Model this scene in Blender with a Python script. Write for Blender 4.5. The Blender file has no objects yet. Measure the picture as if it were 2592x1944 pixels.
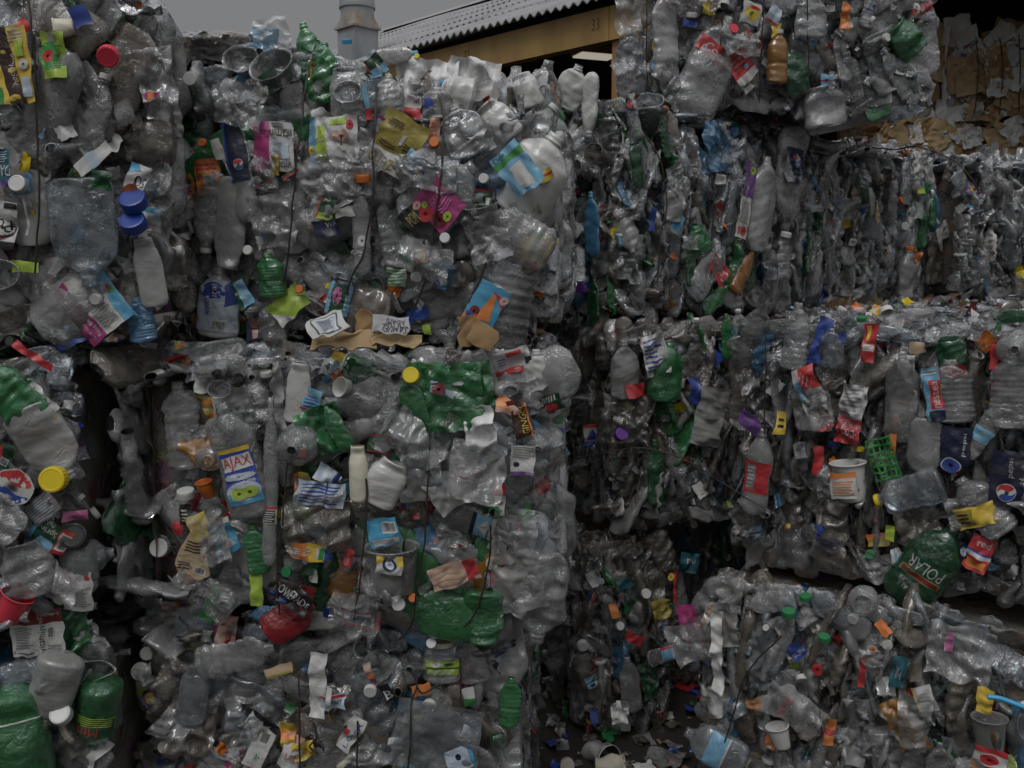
import bpy, math, numpy as np
from mathutils import Matrix, Vector

SC = bpy.context.scene
COL = SC.collection
# ------------------------------------------------------------------ camera, sky, sun, exposure
PITCH = math.radians(7.8); FPX = 2338.0; CAMZ = 1.74
cd = bpy.data.cameras.new("camera"); cam = bpy.data.objects.new("camera", cd); COL.objects.link(cam)
cam.location = (0, 0, CAMZ); cam.rotation_euler = (math.pi/2 - PITCH, 0, 0)
cd.sensor_width = 36.0; cd.lens = FPX/2592*36.0; cd.clip_start = 0.05; cd.clip_end = 500
SC.camera = cam

SUN_EL, SUN_AZ = math.radians(58), math.radians(200)
w = bpy.data.worlds.new("World"); SC.world = w; w.use_nodes = True
nt = w.node_tree; nt.nodes.clear()
sky = nt.nodes.new("ShaderNodeTexSky"); sky.sky_type = 'NISHITA'; sky.sun_disc = False
sky.sun_elevation = SUN_EL; sky.sun_rotation = SUN_AZ; sky.dust_density = 4.0; sky.air_density = 1.5; sky.ozone_density = 1.0
hs = nt.nodes.new("ShaderNodeHueSaturation"); hs.inputs['Saturation'].default_value = 0.12
mx = nt.nodes.new("ShaderNodeMix"); mx.data_type = 'RGBA'; mx.inputs[0].default_value = 0.8
mx.inputs[7].default_value = (5.6, 5.65, 5.75, 1)
bg = nt.nodes.new("ShaderNodeBackground"); bg.inputs['Strength'].default_value = 0.08
wo = nt.nodes.new("ShaderNodeOutputWorld")
nt.links.new(sky.outputs[0], hs.inputs['Color']); nt.links.new(hs.outputs[0], mx.inputs[6])
tcw = nt.nodes.new("ShaderNodeTexCoord"); sxw = nt.nodes.new("ShaderNodeSeparateXYZ"); nt.links.new(tcw.outputs['Generated'], sxw.inputs[0])
mrw = nt.nodes.new("ShaderNodeMapRange"); mrw.inputs[1].default_value = .30; mrw.inputs[2].default_value = 1.0; mrw.inputs[3].default_value = .86; mrw.inputs[4].default_value = 3.0
nt.links.new(sxw.outputs['Z'], mrw.inputs[0])      # overcast dome: brighter towards the zenith
vmw = nt.nodes.new("ShaderNodeVectorMath"); vmw.operation = 'SCALE'
nt.links.new(mx.outputs[2], vmw.inputs[0]); nt.links.new(mrw.outputs[0], vmw.inputs['Scale'])
nt.links.new(vmw.outputs[0], bg.inputs['Color']); nt.links.new(bg.outputs[0], wo.inputs[0])

sd = bpy.data.lights.new("sun", 'SUN'); sun = bpy.data.objects.new("sun", sd); COL.objects.link(sun)
sd.energy = 1.25; sd.angle = math.radians(22); sd.color = (1.0, 0.98, 0.95)
_d = Vector((math.sin(SUN_AZ)*math.cos(SUN_EL), math.cos(SUN_AZ)*math.cos(SUN_EL), math.sin(SUN_EL)))
sun.rotation_euler = _d.to_track_quat('Z', 'Y').to_euler()

SC.view_settings.view_transform = 'Standard'; SC.view_settings.look = 'None'
SC.view_settings.exposure = -0.81; SC.view_settings.gamma = 1.0
SC.render.engine = 'CYCLES'
cy = SC.cycles
cy.use_denoising = True; cy.max_bounces = 8; cy.diffuse_bounces = 4; cy.glossy_bounces = 2
cy.transmission_bounces = 2; cy.transparent_max_bounces = 18; cy.use_adaptive_sampling = True
cy.adaptive_threshold = 0.02; cy.sample_clamp_indirect = 4.0; cy.caustics_reflective = False; cy.caustics_refractive = False

CP, SP = math.cos(PITCH), math.sin(PITCH)
def ray(px, py):
    u, v = (px-1296)/FPX, (972-py)/FPX
    return np.array([u, CP + v*SP, -SP + v*CP])
def z_at(py, Y):
    d = ray(1296, py); return CAMZ + d[2]/d[1]*Y
def x_at(px, Y, z=1.5):
    return (px-1296)/FPX*(Y*CP - (z-CAMZ)*SP)

# ------------------------------------------------------------------ noise helpers
def _h(ix, iy, iz, s):
    v = np.sin(ix*127.1 + iy*311.7 + iz*74.7 + s*53.3)*43758.5453
    return v - np.floor(v)
def vnoise(p, s=0.0):
    i = np.floor(p); f = p - i; f = f*f*(3-2*f); r = 0
    for dx in (0, 1):
        for dy in (0, 1):
            for dz in (0, 1):
                wgt = (f[:, 0] if dx else 1-f[:, 0])*(f[:, 1] if dy else 1-f[:, 1])*(f[:, 2] if dz else 1-f[:, 2])
                r = r + wgt*_h(i[:, 0]+dx, i[:, 1]+dy, i[:, 2]+dz, s)
    return r*2 - 1
def folds(p, seed, freq, n=5):
    rg = np.random.default_rng(int(seed)*7 + 3); r = 0
    for k in range(n):
        d = rg.normal(size=3); d /= np.linalg.norm(d)
        t = p @ d*freq*rg.uniform(.6, 1.6) + rg.uniform(0, 9)
        r = r + (np.abs(t - np.floor(t) - .5)*4 - 1)*rg.uniform(.5, 1)
    return r/math.sqrt(n)
def crease(p, seed, freq, n=5, wd=5.0):
    rg = np.random.default_rng(int(seed)*11 + 5); r = 0
    for k in range(n):
        d = rg.normal(size=3); d /= np.linalg.norm(d)
        t = p @ d*freq*rg.uniform(.6, 1.5) + rg.uniform(0, 9) + .35*vnoise(p*11, seed+k)
        u = np.abs(t - np.floor(t) - .5)*2
        r = r + rg.choice([-1, 1])*np.exp(-(u*wd)**2)
    return r
def sst(a, b, x):
    t = np.clip((x-a)/(b-a), 0, 1); return t*t*(3-2*t)

# ------------------------------------------------------------------ mesh helpers
def mesh_from(name, V, Q=None, T=None, mats=(), mi=None, smooth=True, col=None):
    me = bpy.data.meshes.new(name)
    V = np.asarray(V, np.float32)
    Q = np.zeros((0, 4), np.int32) if Q is None else np.asarray(Q, np.int32).reshape(-1, 4)
    T = np.zeros((0, 3), np.int32) if T is None else np.asarray(T, np.int32).reshape(-1, 3)
    nq, ntr = len(Q), len(T)
    me.vertices.add(len(V)); me.vertices.foreach_set("co", V.ravel())
    me.loops.add(nq*4 + ntr*3)
    me.loops.foreach_set("vertex_index", np.concatenate([Q.ravel(), T.ravel()]).astype(np.int32))
    me.polygons.add(nq+ntr)
    ls = np.concatenate([np.arange(nq)*4, nq*4 + np.arange(ntr)*3]).astype(np.int32)
    me.polygons.foreach_set("loop_start", ls)
    if mi is not None: me.polygons.foreach_set("material_index", np.asarray(mi, np.int32))
    me.polygons.foreach_set("use_smooth", np.full(nq+ntr, smooth, dtype=bool))
    for m in mats: me.materials.append(m)
    if col is not None:
        a = me.color_attributes.new("Col", 'FLOAT_COLOR', 'POINT')
        a.data.foreach_set("color", np.asarray(col, np.float32).ravel())
    me.update(calc_edges=True)
    return me
class MB:
    """collects quads / tris, then becomes ONE mesh"""
    def __init__(s): s.V = []; s.Q = []; s.T = []; s.qi = []; s.ti = []; s.n = 0
    def add(s, V, Q=None, T=None, mi=0):
        V = np.asarray(V, float)
        if Q is not None and len(Q): s.Q.append(np.asarray(Q)+s.n); s.qi.append(np.full(len(Q), mi))
        if T is not None and len(T): s.T.append(np.asarray(T)+s.n); s.ti.append(np.full(len(T), mi))
        s.V.append(V); s.n += len(V)
    def box(s, o, ux, uy, uz, mi=0):
        o, ux, uy, uz = map(np.asarray, (o, ux, uy, uz))
        V = [o + a*ux + b*uy + c*uz for c in (0, 1) for b in (0, 1) for a in (0, 1)]
        s.add(V, [(0, 2, 3, 1), (4, 5, 7, 6), (0, 1, 5, 4), (2, 6, 7, 3), (0, 4, 6, 2), (1, 3, 7, 5)], mi=mi)
    def mesh(s, name, mats, smooth=True):
        Q = np.concatenate(s.Q) if s.Q else None; T = np.concatenate(s.T) if s.T else None
        return mesh_from(name, np.concatenate(s.V), Q, T, mats, np.concatenate(s.qi+s.ti), smooth)
def grid_quads(nu, nv, wrap=False):
    i, j = np.meshgrid(np.arange(nu-1), np.arange(nv if wrap else nv-1), indexing='ij')
    a = i*nv + j; b = i*nv + (j+1) % nv
    return np.stack([a, b, b+nv, a+nv], -1).reshape(-1, 4)
def link(name, me, parent=None, M=None):
    o = bpy.data.objects.new(name, me); COL.objects.link(o)
    if parent is not None: o.parent = parent
    if M is not None: o.matrix_basis = M
    return o
def tag(o, label=None, cat=None, group=None, kind=None):
    for k, v in (('label', label), ('category', cat), ('group', group), ('kind', kind)):
        if v: o[k] = v
    return o
def empty(name, loc, label, cat, group=None):
    o = bpy.data.objects.new(name, None); COL.objects.link(o); o.location = loc
    return tag(o, label, cat, group)
def setmat(o, m):
    s = o.material_slots[0]; s.link = 'OBJECT'; s.material = m

# ------------------------------------------------------------------ materials
def newmat(name):
    m = bpy.data.materials.new(name); m.use_nodes = True; m.node_tree.nodes.clear()
    return m, m.node_tree.nodes, m.node_tree.links
def crinkle(N, L, scale, strength, dist):
    tc = N.new("ShaderNodeTexCoord"); oi = N.new("ShaderNodeObjectInfo")
    mu = N.new("ShaderNodeVectorMath"); mu.operation = 'SCALE'; mu.inputs[0].default_value = (7.3, 3.1, 5.7)
    ad = N.new("ShaderNodeVectorMath"); ad.operation = 'ADD'
    L.new(oi.outputs['Random'], mu.inputs['Scale']); L.new(tc.outputs['Object'], ad.inputs[0]); L.new(mu.outputs[0], ad.inputs[1])
    a = N.new("ShaderNodeTexNoise"); a.inputs['Scale'].default_value = scale; a.inputs['Detail'].default_value = 4
    a.inputs['Roughness'].default_value = .6; a.inputs['Distortion'].default_value = 1.4
    v = N.new("ShaderNodeTexNoise"); v.noise_type = 'RIDGED_MULTIFRACTAL'; v.inputs['Scale'].default_value = scale*.55; v.inputs['Detail'].default_value = 3; v.inputs['Distortion'].default_value = .8
    L.new(ad.outputs[0], a.inputs['Vector']); L.new(ad.outputs[0], v.inputs['Vector'])
    m = N.new("ShaderNodeMath"); m.operation = 'MULTIPLY_ADD'; m.inputs[1].default_value = .55
    L.new(v.outputs[0], m.inputs[0]); L.new(a.outputs[0], m.inputs[2])
    b = N.new("ShaderNodeBump"); b.inputs['Strength'].default_value = strength; b.inputs['Distance'].default_value = dist
    L.new(m.outputs[0], b.inputs['Height'])
    c = N.new("ShaderNodeTexNoise"); c.inputs['Scale'].default_value = 11; c.inputs['Detail'].default_value = 2; L.new(ad.outputs[0], c.inputs['Vector'])
    r = N.new("ShaderNodeMapRange"); r.inputs[1].default_value = .38; r.inputs[2].default_value = .64; r.inputs[3].default_value = strength*.18; r.inputs[4].default_value = min(1.0, strength*1.25)
    L.new(c.outputs[0], r.inputs[0]); L.new(r.outputs[0], b.inputs['Strength'])
    return ad, b, oi
def math_node(N, L, op, a, b, clamp=False):
    m = N.new("ShaderNodeMath"); m.operation = op; m.use_clamp = clamp
    for i, x in enumerate((a, b)):
        if isinstance(x, (int, float)): m.inputs[i].default_value = x
        else: L.new(x, m.inputs[i])
    return m.outputs[0]
def film(name, tint, base, haze, hvar=.25, dirt=.35, rough=.085, scale=44, bump=.8, dirtcol=(.10, .085, .065)):
    """thin crushed plastic: see-through film, milky haze, dust and a glossy coat"""
    m, N, L = newmat(name)
    vec, b, oi = crinkle(N, L, scale, bump, .009)
    dn = N.new("ShaderNodeTexNoise"); dn.inputs['Scale'].default_value = 14; dn.inputs['Detail'].default_value = 5
    L.new(vec.outputs[0], dn.inputs['Vector'])
    dr = N.new("ShaderNodeMapRange"); dr.inputs[1].default_value = .46; dr.inputs[2].default_value = .72; dr.inputs[3].default_value = 0; dr.inputs[4].default_value = dirt
    L.new(dn.outputs[0], dr.inputs[0])
    cm = N.new("ShaderNodeMix"); cm.data_type = 'RGBA'; cm.inputs[6].default_value = (*base, 1); cm.inputs[7].default_value = (*dirtcol, 1)
    L.new(dr.outputs[0], cm.inputs[0])
    hz = math_node(N, L, 'ADD', math_node(N, L, 'MULTIPLY', oi.outputs['Random'], hvar), haze)
    hz = math_node(N, L, 'ADD', hz, dr.outputs[0], True)
    lw_ = N.new("ShaderNodeLayerWeight"); lw_.inputs[0].default_value = .5; L.new(b.outputs[0], lw_.inputs['Normal'])
    fc = math_node(N, L, 'POWER', lw_.outputs['Facing'], 2.2); hz = math_node(N, L, 'ADD', hz, math_node(N, L, 'MULTIPLY', fc, .34), True)
    tr = N.new("ShaderNodeBsdfTransparent"); tr.inputs[0].default_value = (*tint, 1)
    df = N.new("ShaderNodeBsdfDiffuse"); L.new(cm.outputs[2], df.inputs[0]); L.new(b.outputs[0], df.inputs['Normal'])
    m1 = N.new("ShaderNodeMixShader"); L.new(hz, m1.inputs[0]); L.new(tr.outputs[0], m1.inputs[1]); L.new(df.outputs[0], m1.inputs[2])
    fr = N.new("ShaderNodeFresnel"); fr.inputs[0].default_value = 1.55; L.new(b.outputs[0], fr.inputs['Normal'])
    gl = N.new("ShaderNodeBsdfGlossy"); gl.inputs['Roughness'].default_value = rough; L.new(b.outputs[0], gl.inputs['Normal'])
    gl.inputs[0].default_value = (.95, .96, 1, 1)
    m2 = N.new("ShaderNodeMixShader"); L.new(math_node(N, L, 'MULTIPLY', fr.outputs[0], 1.95, True), m2.inputs[0])
    L.new(m1.outputs[0], m2.inputs[1]); L.new(gl.outputs[0], m2.inputs[2])
    o = N.new("ShaderNodeOutputMaterial"); L.new(m2.outputs[0], o.inputs[0])
    return m
def solid(name, base, rough=.4, scale=40, bump=.3, dirt=.25, attr=False, spec=.5, dist=.004):
    m, N, L = newmat(name)
    vec, b, oi = crinkle(N, L, scale, bump, dist)
    dn = N.new("ShaderNodeTexNoise"); dn.inputs['Scale'].default_value = 18; dn.inputs['Detail'].default_value = 6
    L.new(vec.outputs[0], dn.inputs['Vector'])
    dr = N.new("ShaderNodeMapRange"); dr.inputs[1].default_value = .45; dr.inputs[2].default_value = .8; dr.inputs[3].default_value = 0; dr.inputs[4].default_value = dirt
    L.new(dn.outputs[0], dr.inputs[0])
    cm = N.new("ShaderNodeMix"); cm.data_type = 'RGBA'; cm.inputs[6].default_value = (*base, 1); cm.inputs[7].default_value = (.10, .085, .065, 1)
    if attr:
        at = N.new("ShaderNodeAttribute"); at.attribute_name = "Col"; L.new(at.outputs['Color'], cm.inputs[6])
    L.new(dr.outputs[0], cm.inputs[0])
    p = N.new("ShaderNodeBsdfPrincipled"); p.inputs['Roughness'].default_value = rough; p.inputs['Specular IOR Level'].default_value = spec
    L.new(cm.outputs[2], p.inputs['Base Color']); L.new(b.outputs[0], p.inputs['Normal'])
    o = N.new("ShaderNodeOutputMaterial"); L.new(p.outputs[0], o.inputs[0])
    return m
G = (.70, .71, .71)
M = dict(
    clear=film("clear_plastic", (.93, .94, .94), G, .075, .17, .30),
    blueclear=film("bluish_clear_plastic", (.86, .92, .96), (.52, .57, .61), .06, .16, .28),
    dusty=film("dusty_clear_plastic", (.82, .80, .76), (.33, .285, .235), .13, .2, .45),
    frost=film("frosted_plastic", (.9, .9, .9), (.55, .55, .54), .28, .25, .25, .22, 34, .5),
    milk=film("milky_plastic", (.9, .9, .88), (.66, .66, .64), .72, .2, .2, .32, 30, .4),
    green=film("green_plastic", (.22, .62, .30), (.055, .27, .095), .36, .2, .16),
    dgreen=film("dark_green_plastic", (.08, .35, .16), (.012, .11, .035), .42, .2, .2),
    lblue=film("light_blue_plastic", (.45, .72, .9), (.10, .30, .52), .38, .2, .15),
    amber=film("amber_plastic", (.75, .45, .12), (.45, .20, .03), .4, .2, .2),
    redp=film("red_clear_plastic", (.7, .12, .12), (.42, .02, .03), .45, .2, .15),
    purple=film("purple_plastic", (.4, .25, .6), (.16, .09, .30), .55, .2, .15),
    black=film("black_plastic", (.1, .1, .1), (.015, .015, .018), .8, .1, .2),
    label=solid("printed_label", (1, 1, 1), .34, 30,   .75, .42, attr=True, dist=.007),
    white=solid("white_hard_plastic", (.66, .66, .645), .35, 30, .12, .12),
    cream=solid("cream_hard_plastic", (.68, .64, .52), .4, 30, .15, .2),
    red=solid("red_hard_plastic", (.46, .03, .04), .35, 30, .1, .1),
    pinkred=solid("coral_red_hard_plastic", (.80, .06, .10), .35, 30, .1, .1),
    blue=solid("blue_hard_plastic", (.03, .07, .33), .35, 30, .1, .1),
    sky=solid("sky_blue_hard_plastic", (.06, .38, .68), .35, 30, .1, .1),
    yellow=solid("yellow_hard_plastic", (.78, .60, .02), .4, 30, .1, .1),
    orange=solid("orange_hard_plastic", (.62, .17, .03), .4, 30, .1, .1),
    greenh=solid("green_hard_plastic", (.03, .22, .08), .4, 30, .1, .1),
    violet=solid("violet_hard_plastic", (.16, .05, .34), .4, 30, .1, .1),
    blackh=solid("black_hard_plastic", (.015, .015, .016), .35, 30, .1, .1),
    whitefilm=solid("white_plastic_film", (.80, .80, .80), .32, 30, .8, .12, dist=.008),
    paper=solid("white_paper", (.60, .60, .585), .8, 26, .5, .25, spec=.2),
    greypaper=solid("grey_paper", (.48, .48, .49), .8, 26, .5, .3, spec=.2),
    kraft=solid("brown_cardboard", (.29, .185, .095), .85, 20, .3, .25, spec=.15),
    kraftl=solid("pale_cardboard", (.42, .305, .175), .85, 20, .3, .25, spec=.15),
    wire=solid("rusty_wire", (.035, .024, .018), .5, 60, .3, .3, dist=.001),
    wirel=solid("steel_wire", (.10, .095, .09), .4, 60, .2, .3, dist=.001),
)
def core_mat(name, c0, c1):
    m, N, L = newmat(name)
    vec, b, oi = crinkle(N, L, 26, 1.0, .03)
    v = N.new("ShaderNodeTexVoronoi"); v.inputs['Scale'].default_value = 22; L.new(vec.outputs[0], v.inputs['Vector'])
    n = N.new("ShaderNodeTexNoise"); n.inputs['Scale'].default_value = 9; n.inputs['Detail'].default_value = 6; L.new(vec.outputs[0], n.inputs['Vector'])
    r = N.new("ShaderNodeMix"); r.data_type = 'RGBA'; r.inputs[6].default_value = (*c0, 1); r.inputs[7].default_value = (*c1, 1); L.new(n.outputs[0], r.inputs[0])
    sp = N.new("ShaderNodeSeparateColor"); L.new(v.outputs['Color'], sp.inputs[0])
    g = math_node(N, L, 'GREATER_THAN', sp.outputs[0], .8)
    hs = N.new("ShaderNodeHueSaturation"); hs.inputs['Saturation'].default_value = .8; hs.inputs['Value'].default_value = .35; L.new(v.outputs['Color'], hs.inputs['Color'])
    mm = N.new("ShaderNodeMix"); mm.data_type = 'RGBA'; L.new(math_node(N, L, 'MULTIPLY', g, .7), mm.inputs[0]); L.new(r.outputs[2], mm.inputs[6]); L.new(hs.outputs[0], mm.inputs[7])
    p = N.new("ShaderNodeBsdfPrincipled"); p.inputs['Roughness'].default_value = .35; L.new(mm.outputs[2], p.inputs['Base Color']); L.new(b.outputs[0], p.inputs['Normal'])
    o = N.new("ShaderNodeOutputMaterial"); L.new(p.outputs[0], o.inputs[0])
    return m
M['core'] = core_mat("packed_plastic_depth", (.10, .09, .08), (.33, .315, .29))
M['papercore'] = core_mat("packed_paper_depth", (.10, .06, .03), (.36, .25, .13))

# ------------------------------------------------------------------ crushed bottle surface
PROF = dict(
    water=([0, .0, .02, .06, .10, .33, .38, .43, .60, .72, .84, .90, .905, .925, .93, 1], [0, .55, .85, 1, 1, 1, .88, 1, 1, .98, .70, .40, .45, .45, .38, .38]),
    soda=([0, 0, .03, .08, .14, .36, .45, .52, .66, .80, .90, .905, .925, .93, 1], [0, .5, .78, 1, 1, .96, .88, 1, 1, .74, .36, .42, .42, .34, .34]),
    big=([0, 0, .03, .09, .16, .62, .72, .84, .93, .935, .95, .955, 1], [0, .5, .8, .98, 1, 1, .96, .66, .26, .31, .31, .25, .25]),
    juice=([0, 0, .02, .05, .30, .34, .60, .66, .76, .86, .91, .915, .935, .94, 1], [0, .7, .95, 1, 1, .93, .93, 1, .95, .62, .36, .41, .41, .35, .35]),
    jug=([0, 0, .02, .06, .55, .70, .82, .90, .905, .93, .935, 1], [0, .7, .93, 1, 1, .92, .62, .30, .34, .34, .28, .28]),
    jar=([0, 0, .03, .08, .70, .82, .86, .87, 1], [0, .75, .94, 1, 1, .86, .72, .76, .76]),
)
class Bottle:
    def __init__(s, kind, L, R, seed, flat=.38, crumple=1.0, bend=None, rib=None):
        rg = np.random.default_rng(seed)
        s.kind, s.L, s.R, s.seed, s.flat, s.cr = kind, L, R, seed, flat, crumple
        s.bend = rg.normal()*.06 if bend is None else bend
        s.by = rg.normal()*.025; s.tw = rg.normal()*.18*crumple; s.kz = rg.uniform(.25, .7); s.ka = rg.normal()*.12*crumple
        s.rib = (rg.choice([0, .03, .04, .05]) if kind in ('water', 'juice') else 0) if rib is None else rib
        s.nr = rg.integers(9, 16)
        s.wd = 1 + (1-flat)*.42
    def ev(s, u, th):
        u = np.asarray(u, float); th = np.asarray(th, float)
        pu, pr = PROF[s.kind]
        r = np.interp(u, pu, pr)*s.R
        r = r*(1 + s.rib*np.sin(u*s.nr*6.283)*(u < .8)*(u > .08))
        if s.kind in ('soda', 'big'):
            r = r*(1 - .16*(u < .1)*(1-u/.1)*(np.cos(th*5)*.5+.5))
        x = r*np.cos(th); y = r*np.sin(th); z = (u-.5)*s.L
        w = sst(.74, .92, u) if s.kind != 'jar' else sst(.86, 1, u)
        P = np.stack([np.cos(th)*.5, np.sin(th)*.5, z*8], -1)
        k = s.flat*(1 + .45*vnoise(np.stack([z*14, 0*z, 0*z+s.seed], -1), 1)) + .12*np.exp(-(u/.05)**2)
        wk = w*.75
        x = x*(1+(s.wd-1)*(1-wk)*(1-.4*np.exp(-(u/.06)**2))); y = y*(k*(1-wk)+wk)
        p0 = np.stack([x, y*.6, z], -1)
        a = s.R*.17*s.cr*(1-.9*w)
        f1 = folds(p0, s.seed, 9, 4); f2 = folds(p0, s.seed+5, 21, 5); f3 = vnoise(p0*26, s.seed); f4 = folds(p0, s.seed+9, 45, 4)
        y = y + a*(.8*f1*np.sign(np.sin(th)+.2) + .6*f2 + .25*f3 + .3*f4)
        x = x + a*(.35*f2 + .5*vnoise(p0*18, s.seed+2)*np.cos(th)); z = z + a*.4*f3
        cr_ = crease(p0, s.seed+2, 13, 5, 3.2); y = y + a*.26*cr_*np.sign(np.sin(th)+.01); x = x + a*.1*cr_
        # kink, twist, bend
        d = np.clip(z - (s.kz-.5)*s.L, 0, None); y = y + np.tan(s.ka)*d*.6; x = x + np.tan(s.bend*2)*d*.5
        zz = z/s.L; x = x + s.bend*s.L*zz*zz; y = y + s.by*s.L*zz*zz
        t = s.tw*zz; c, sn = np.cos(t), np.sin(t)
        return np.stack([x*c - y*sn, x*sn + y*c, z], -1)
    def mesh(s, name, nu=52, nt=40, mat=None):
        us = np.concatenate([[0, 0.0001], np.linspace(.012, .72, nu-14), np.linspace(.76, .9, 6), [.908, .925, .935, .96, 1, 1.0]])
        u, th = np.meshgrid(us, np.arange(nt)/nt*2*math.pi, indexing='ij')
        P = s.ev(u.ravel(), th.ravel()).reshape(len(us), nt, 3)
        P[0] = P[1].mean(0) + (P[4].mean(0)-P[1].mean(0))*.25
        P[-1] = P[-2] + (P[-2].mean(0)-P[-2])*.2
        V = P.reshape(-1, 3)
        return mesh_from(name, V, grid_quads(len(us), nt, True), mats=[mat or M['clear']])
    def raw(s, nu, nt):
        u, th = np.meshgrid(np.linspace(0, 1, nu), np.arange(nt)/nt*2*math.pi, indexing='ij')
        return s.ev(u.ravel(), th.ravel()), grid_quads(nu, nt, True)
    def capM(s):
        th = np.arange(12)/12*2*math.pi; o = np.ones(12)
        a = s.ev(o*.93, th).mean(0); b = s.ev(o*1.0, th).mean(0)
        d = Vector(b-a).normalized(); q = d.to_track_quat('Z', 'Y').to_matrix().to_4x4()
        rn = PROF[s.kind][1][-1]*s.R*1.12
        return Matrix.Translation(Vector(b) - d*.012) @ q @ Matrix.Diagonal((rn/.0145, rn/.0145, 1.0 if rn < .02 else 1.2, 1))
    def front(s, u0, w, h):
        """label metric coordinates -> surface, seen undistorted from +y"""
        th0 = np.linspace(.15, math.pi-.15, 9)
        px = np.abs(s.ev(np.full(9, .4), th0)[:, 0]).max()
        def f(x, y, off):
            c = -(np.asarray(x)-w/2)/(s.R*s.wd); th = np.arccos(np.clip(c, -.985, .985)); u = u0 + np.asarray(y)/s.L
            p = s.ev(u, th); e = .02
            n = np.cross(s.ev(u, th+e)-p, s.ev(u+e*.3, th)-p); n /= np.linalg.norm(n, axis=1)[:, None]+1e-12
            n *= np.sign((n*np.stack([np.cos(th), np.sin(th), 0*th], -1)).sum(1))[:, None]
            return p + n*(off + .0012)
        return f

def lathe(prof, nt, rib=0):
    th = np.arange(nt)/nt*2*math.pi
    V = []
    for k, (r, z) in enumerate(prof):
        rr = r*(1 + rib*(np.arange(nt) % 2)) if rib and 0 < k < len(prof)-3 else r+0*th
        V.append(np.stack([rr*np.cos(th), rr*np.sin(th), z+0*th], -1))
    return np.concatenate(V), grid_quads(len(prof), nt, True)
_cv, _cq = lathe([(.0128, .004), (.0150, 0), (.0152, .002), (.0152, .010), (.0146, .0135), (.0125, .0142), (.0115, .0138), (0, .0138)], 44, .035)
CAP = mesh_from("cap", _cv, _cq, mats=[M['white']], smooth=False)

# crumpled sheet: metric (x 0..w, y 0..h) -> local, front +y
class Sheet:
    def __init__(s, w, h, seed, crumple=1.0, curl=0.0, ragged=.0, flatness=None):
        s.w, s.h, s.seed, s.cr, s.curl, s.rg = w, h, seed, crumple, curl, ragged
    def front(s):
        def f(x, y, off):
            x = np.asarray(x, float); y = np.asarray(y, float)
            p = np.stack([x, y, 0*x + s.seed*.37], -1)
            if s.rg:
                x = x + s.rg*(vnoise(p*45, s.seed)*.7+folds(p, s.seed+4, 14, 3)*.5); y = y + s.rg*(vnoise(p*45, s.seed+3)*.7+folds(p, s.seed+6, 14, 3)*.5)
            a = s.cr*.009
            d = a*.8*crease(p, s.seed+7, 11, 5, 3.5) + a*(.7*folds(p, s.seed, 13, 4) + .5*folds(p, s.seed+1, 30, 4) + .7*vnoise(p*16, s.seed+2))
            X = x - s.w/2; Y = y - s.h/2
            if s.curl:
                R = 1/s.curl; X2 = R*np.sin(X/R); d = d + R*(np.cos(X/R)-1); X = X2
            return np.stack([-X, d + off, Y], -1)
        return f
    def mesh(s, name, mat, n=22):
        nx = max(6, int(n*s.w/max(s.w, s.h))); ny = max(6, int(n*s.h/max(s.w, s.h)))
        y, x = np.meshgrid(np.linspace(0, s.h, ny), np.linspace(0, s.w, nx), indexing='ij')
        V = s.front()(x.ravel(), y.ravel(), 0)
        return mesh_from(name, V, grid_quads(ny, nx), mats=[mat])
    def raw(s, nx, ny):
        y, x = np.meshgrid(np.linspace(0, s.h, ny), np.linspace(0, s.w, nx), indexing='ij')
        return s.front()(x.ravel(), y.ravel(), 0), grid_quads(ny, nx)

# ------------------------------------------------------------------ printed labels
_txt = {}
def text_tris(t):
    if t in _txt: return _txt[t]
    c = bpy.data.curves.new("t", 'FONT'); c.body = t; c.resolution_u = 2; c.fill_mode = 'FRONT'
    o = bpy.data.objects.new("t", c); COL.objects.link(o)
    dg = bpy.context.evaluated_depsgraph_get(); e = o.evaluated_get(dg); me = e.to_mesh(); me.calc_loop_triangles()
    V = np.array([v.co[:2] for v in me.vertices], float); T = np.array([l.vertices[:] for l in me.loop_triangles], int)
    e.to_mesh_clear(); COL.objects.unlink(o); bpy.data.objects.remove(o); bpy.data.curves.remove(c)
    V -= V.min(0); V /= V.max(0)
    _txt[t] = (V, T); return V, T
def subdiv(V, T):
    a, b, c = V[T[:, 0]], V[T[:, 1]], V[T[:, 2]]; n = len(T)
    ab, bc, ca = (a+b)/2, (b+c)/2, (c+a)/2
    W = np.concatenate([a, b, c, ab, bc, ca]); i = np.arange(n)
    A, B, C, D, E, F = (i + k*n for k in range(6))
    return W, np.concatenate([np.stack(t, -1) for t in ((A, D, F), (D, B, E), (F, E, C), (D, E, F))])
C = dict(wh=(.64, .64, .625), bk=(.012, .012, .014), gr=(.25, .25, .26), ye=(.80, .56, .02), br=(.05, .018, .014), lime=(.42, .62, .03), teal=(.01, .12, .16),
         mag=(.48, .02, .22), pink=(.70, .16, .42), pur=(.18, .06, .32), dgr=(.006, .075, .03), gn=(.03, .32, .05), blue=(.02, .07, .40), navy=(.008, .016, .055),
         lb=(.18, .48, .72), cy=(.04, .36, .62), red=(.60, .012, .02), dred=(.17, .004, .012), org=(.85, .24, .02), gold=(.36, .29, .03), pk=(.68, .42, .34), tan=(.52, .38, .22), silver=(.5, .5, .5), pb=(.50, .60, .72))
for _k, _c in C.items():
    _g = sum(_c)/3; C[_k] = tuple((x*.85 + _g*.15)*.95 + .005 for x in _c)
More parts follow.
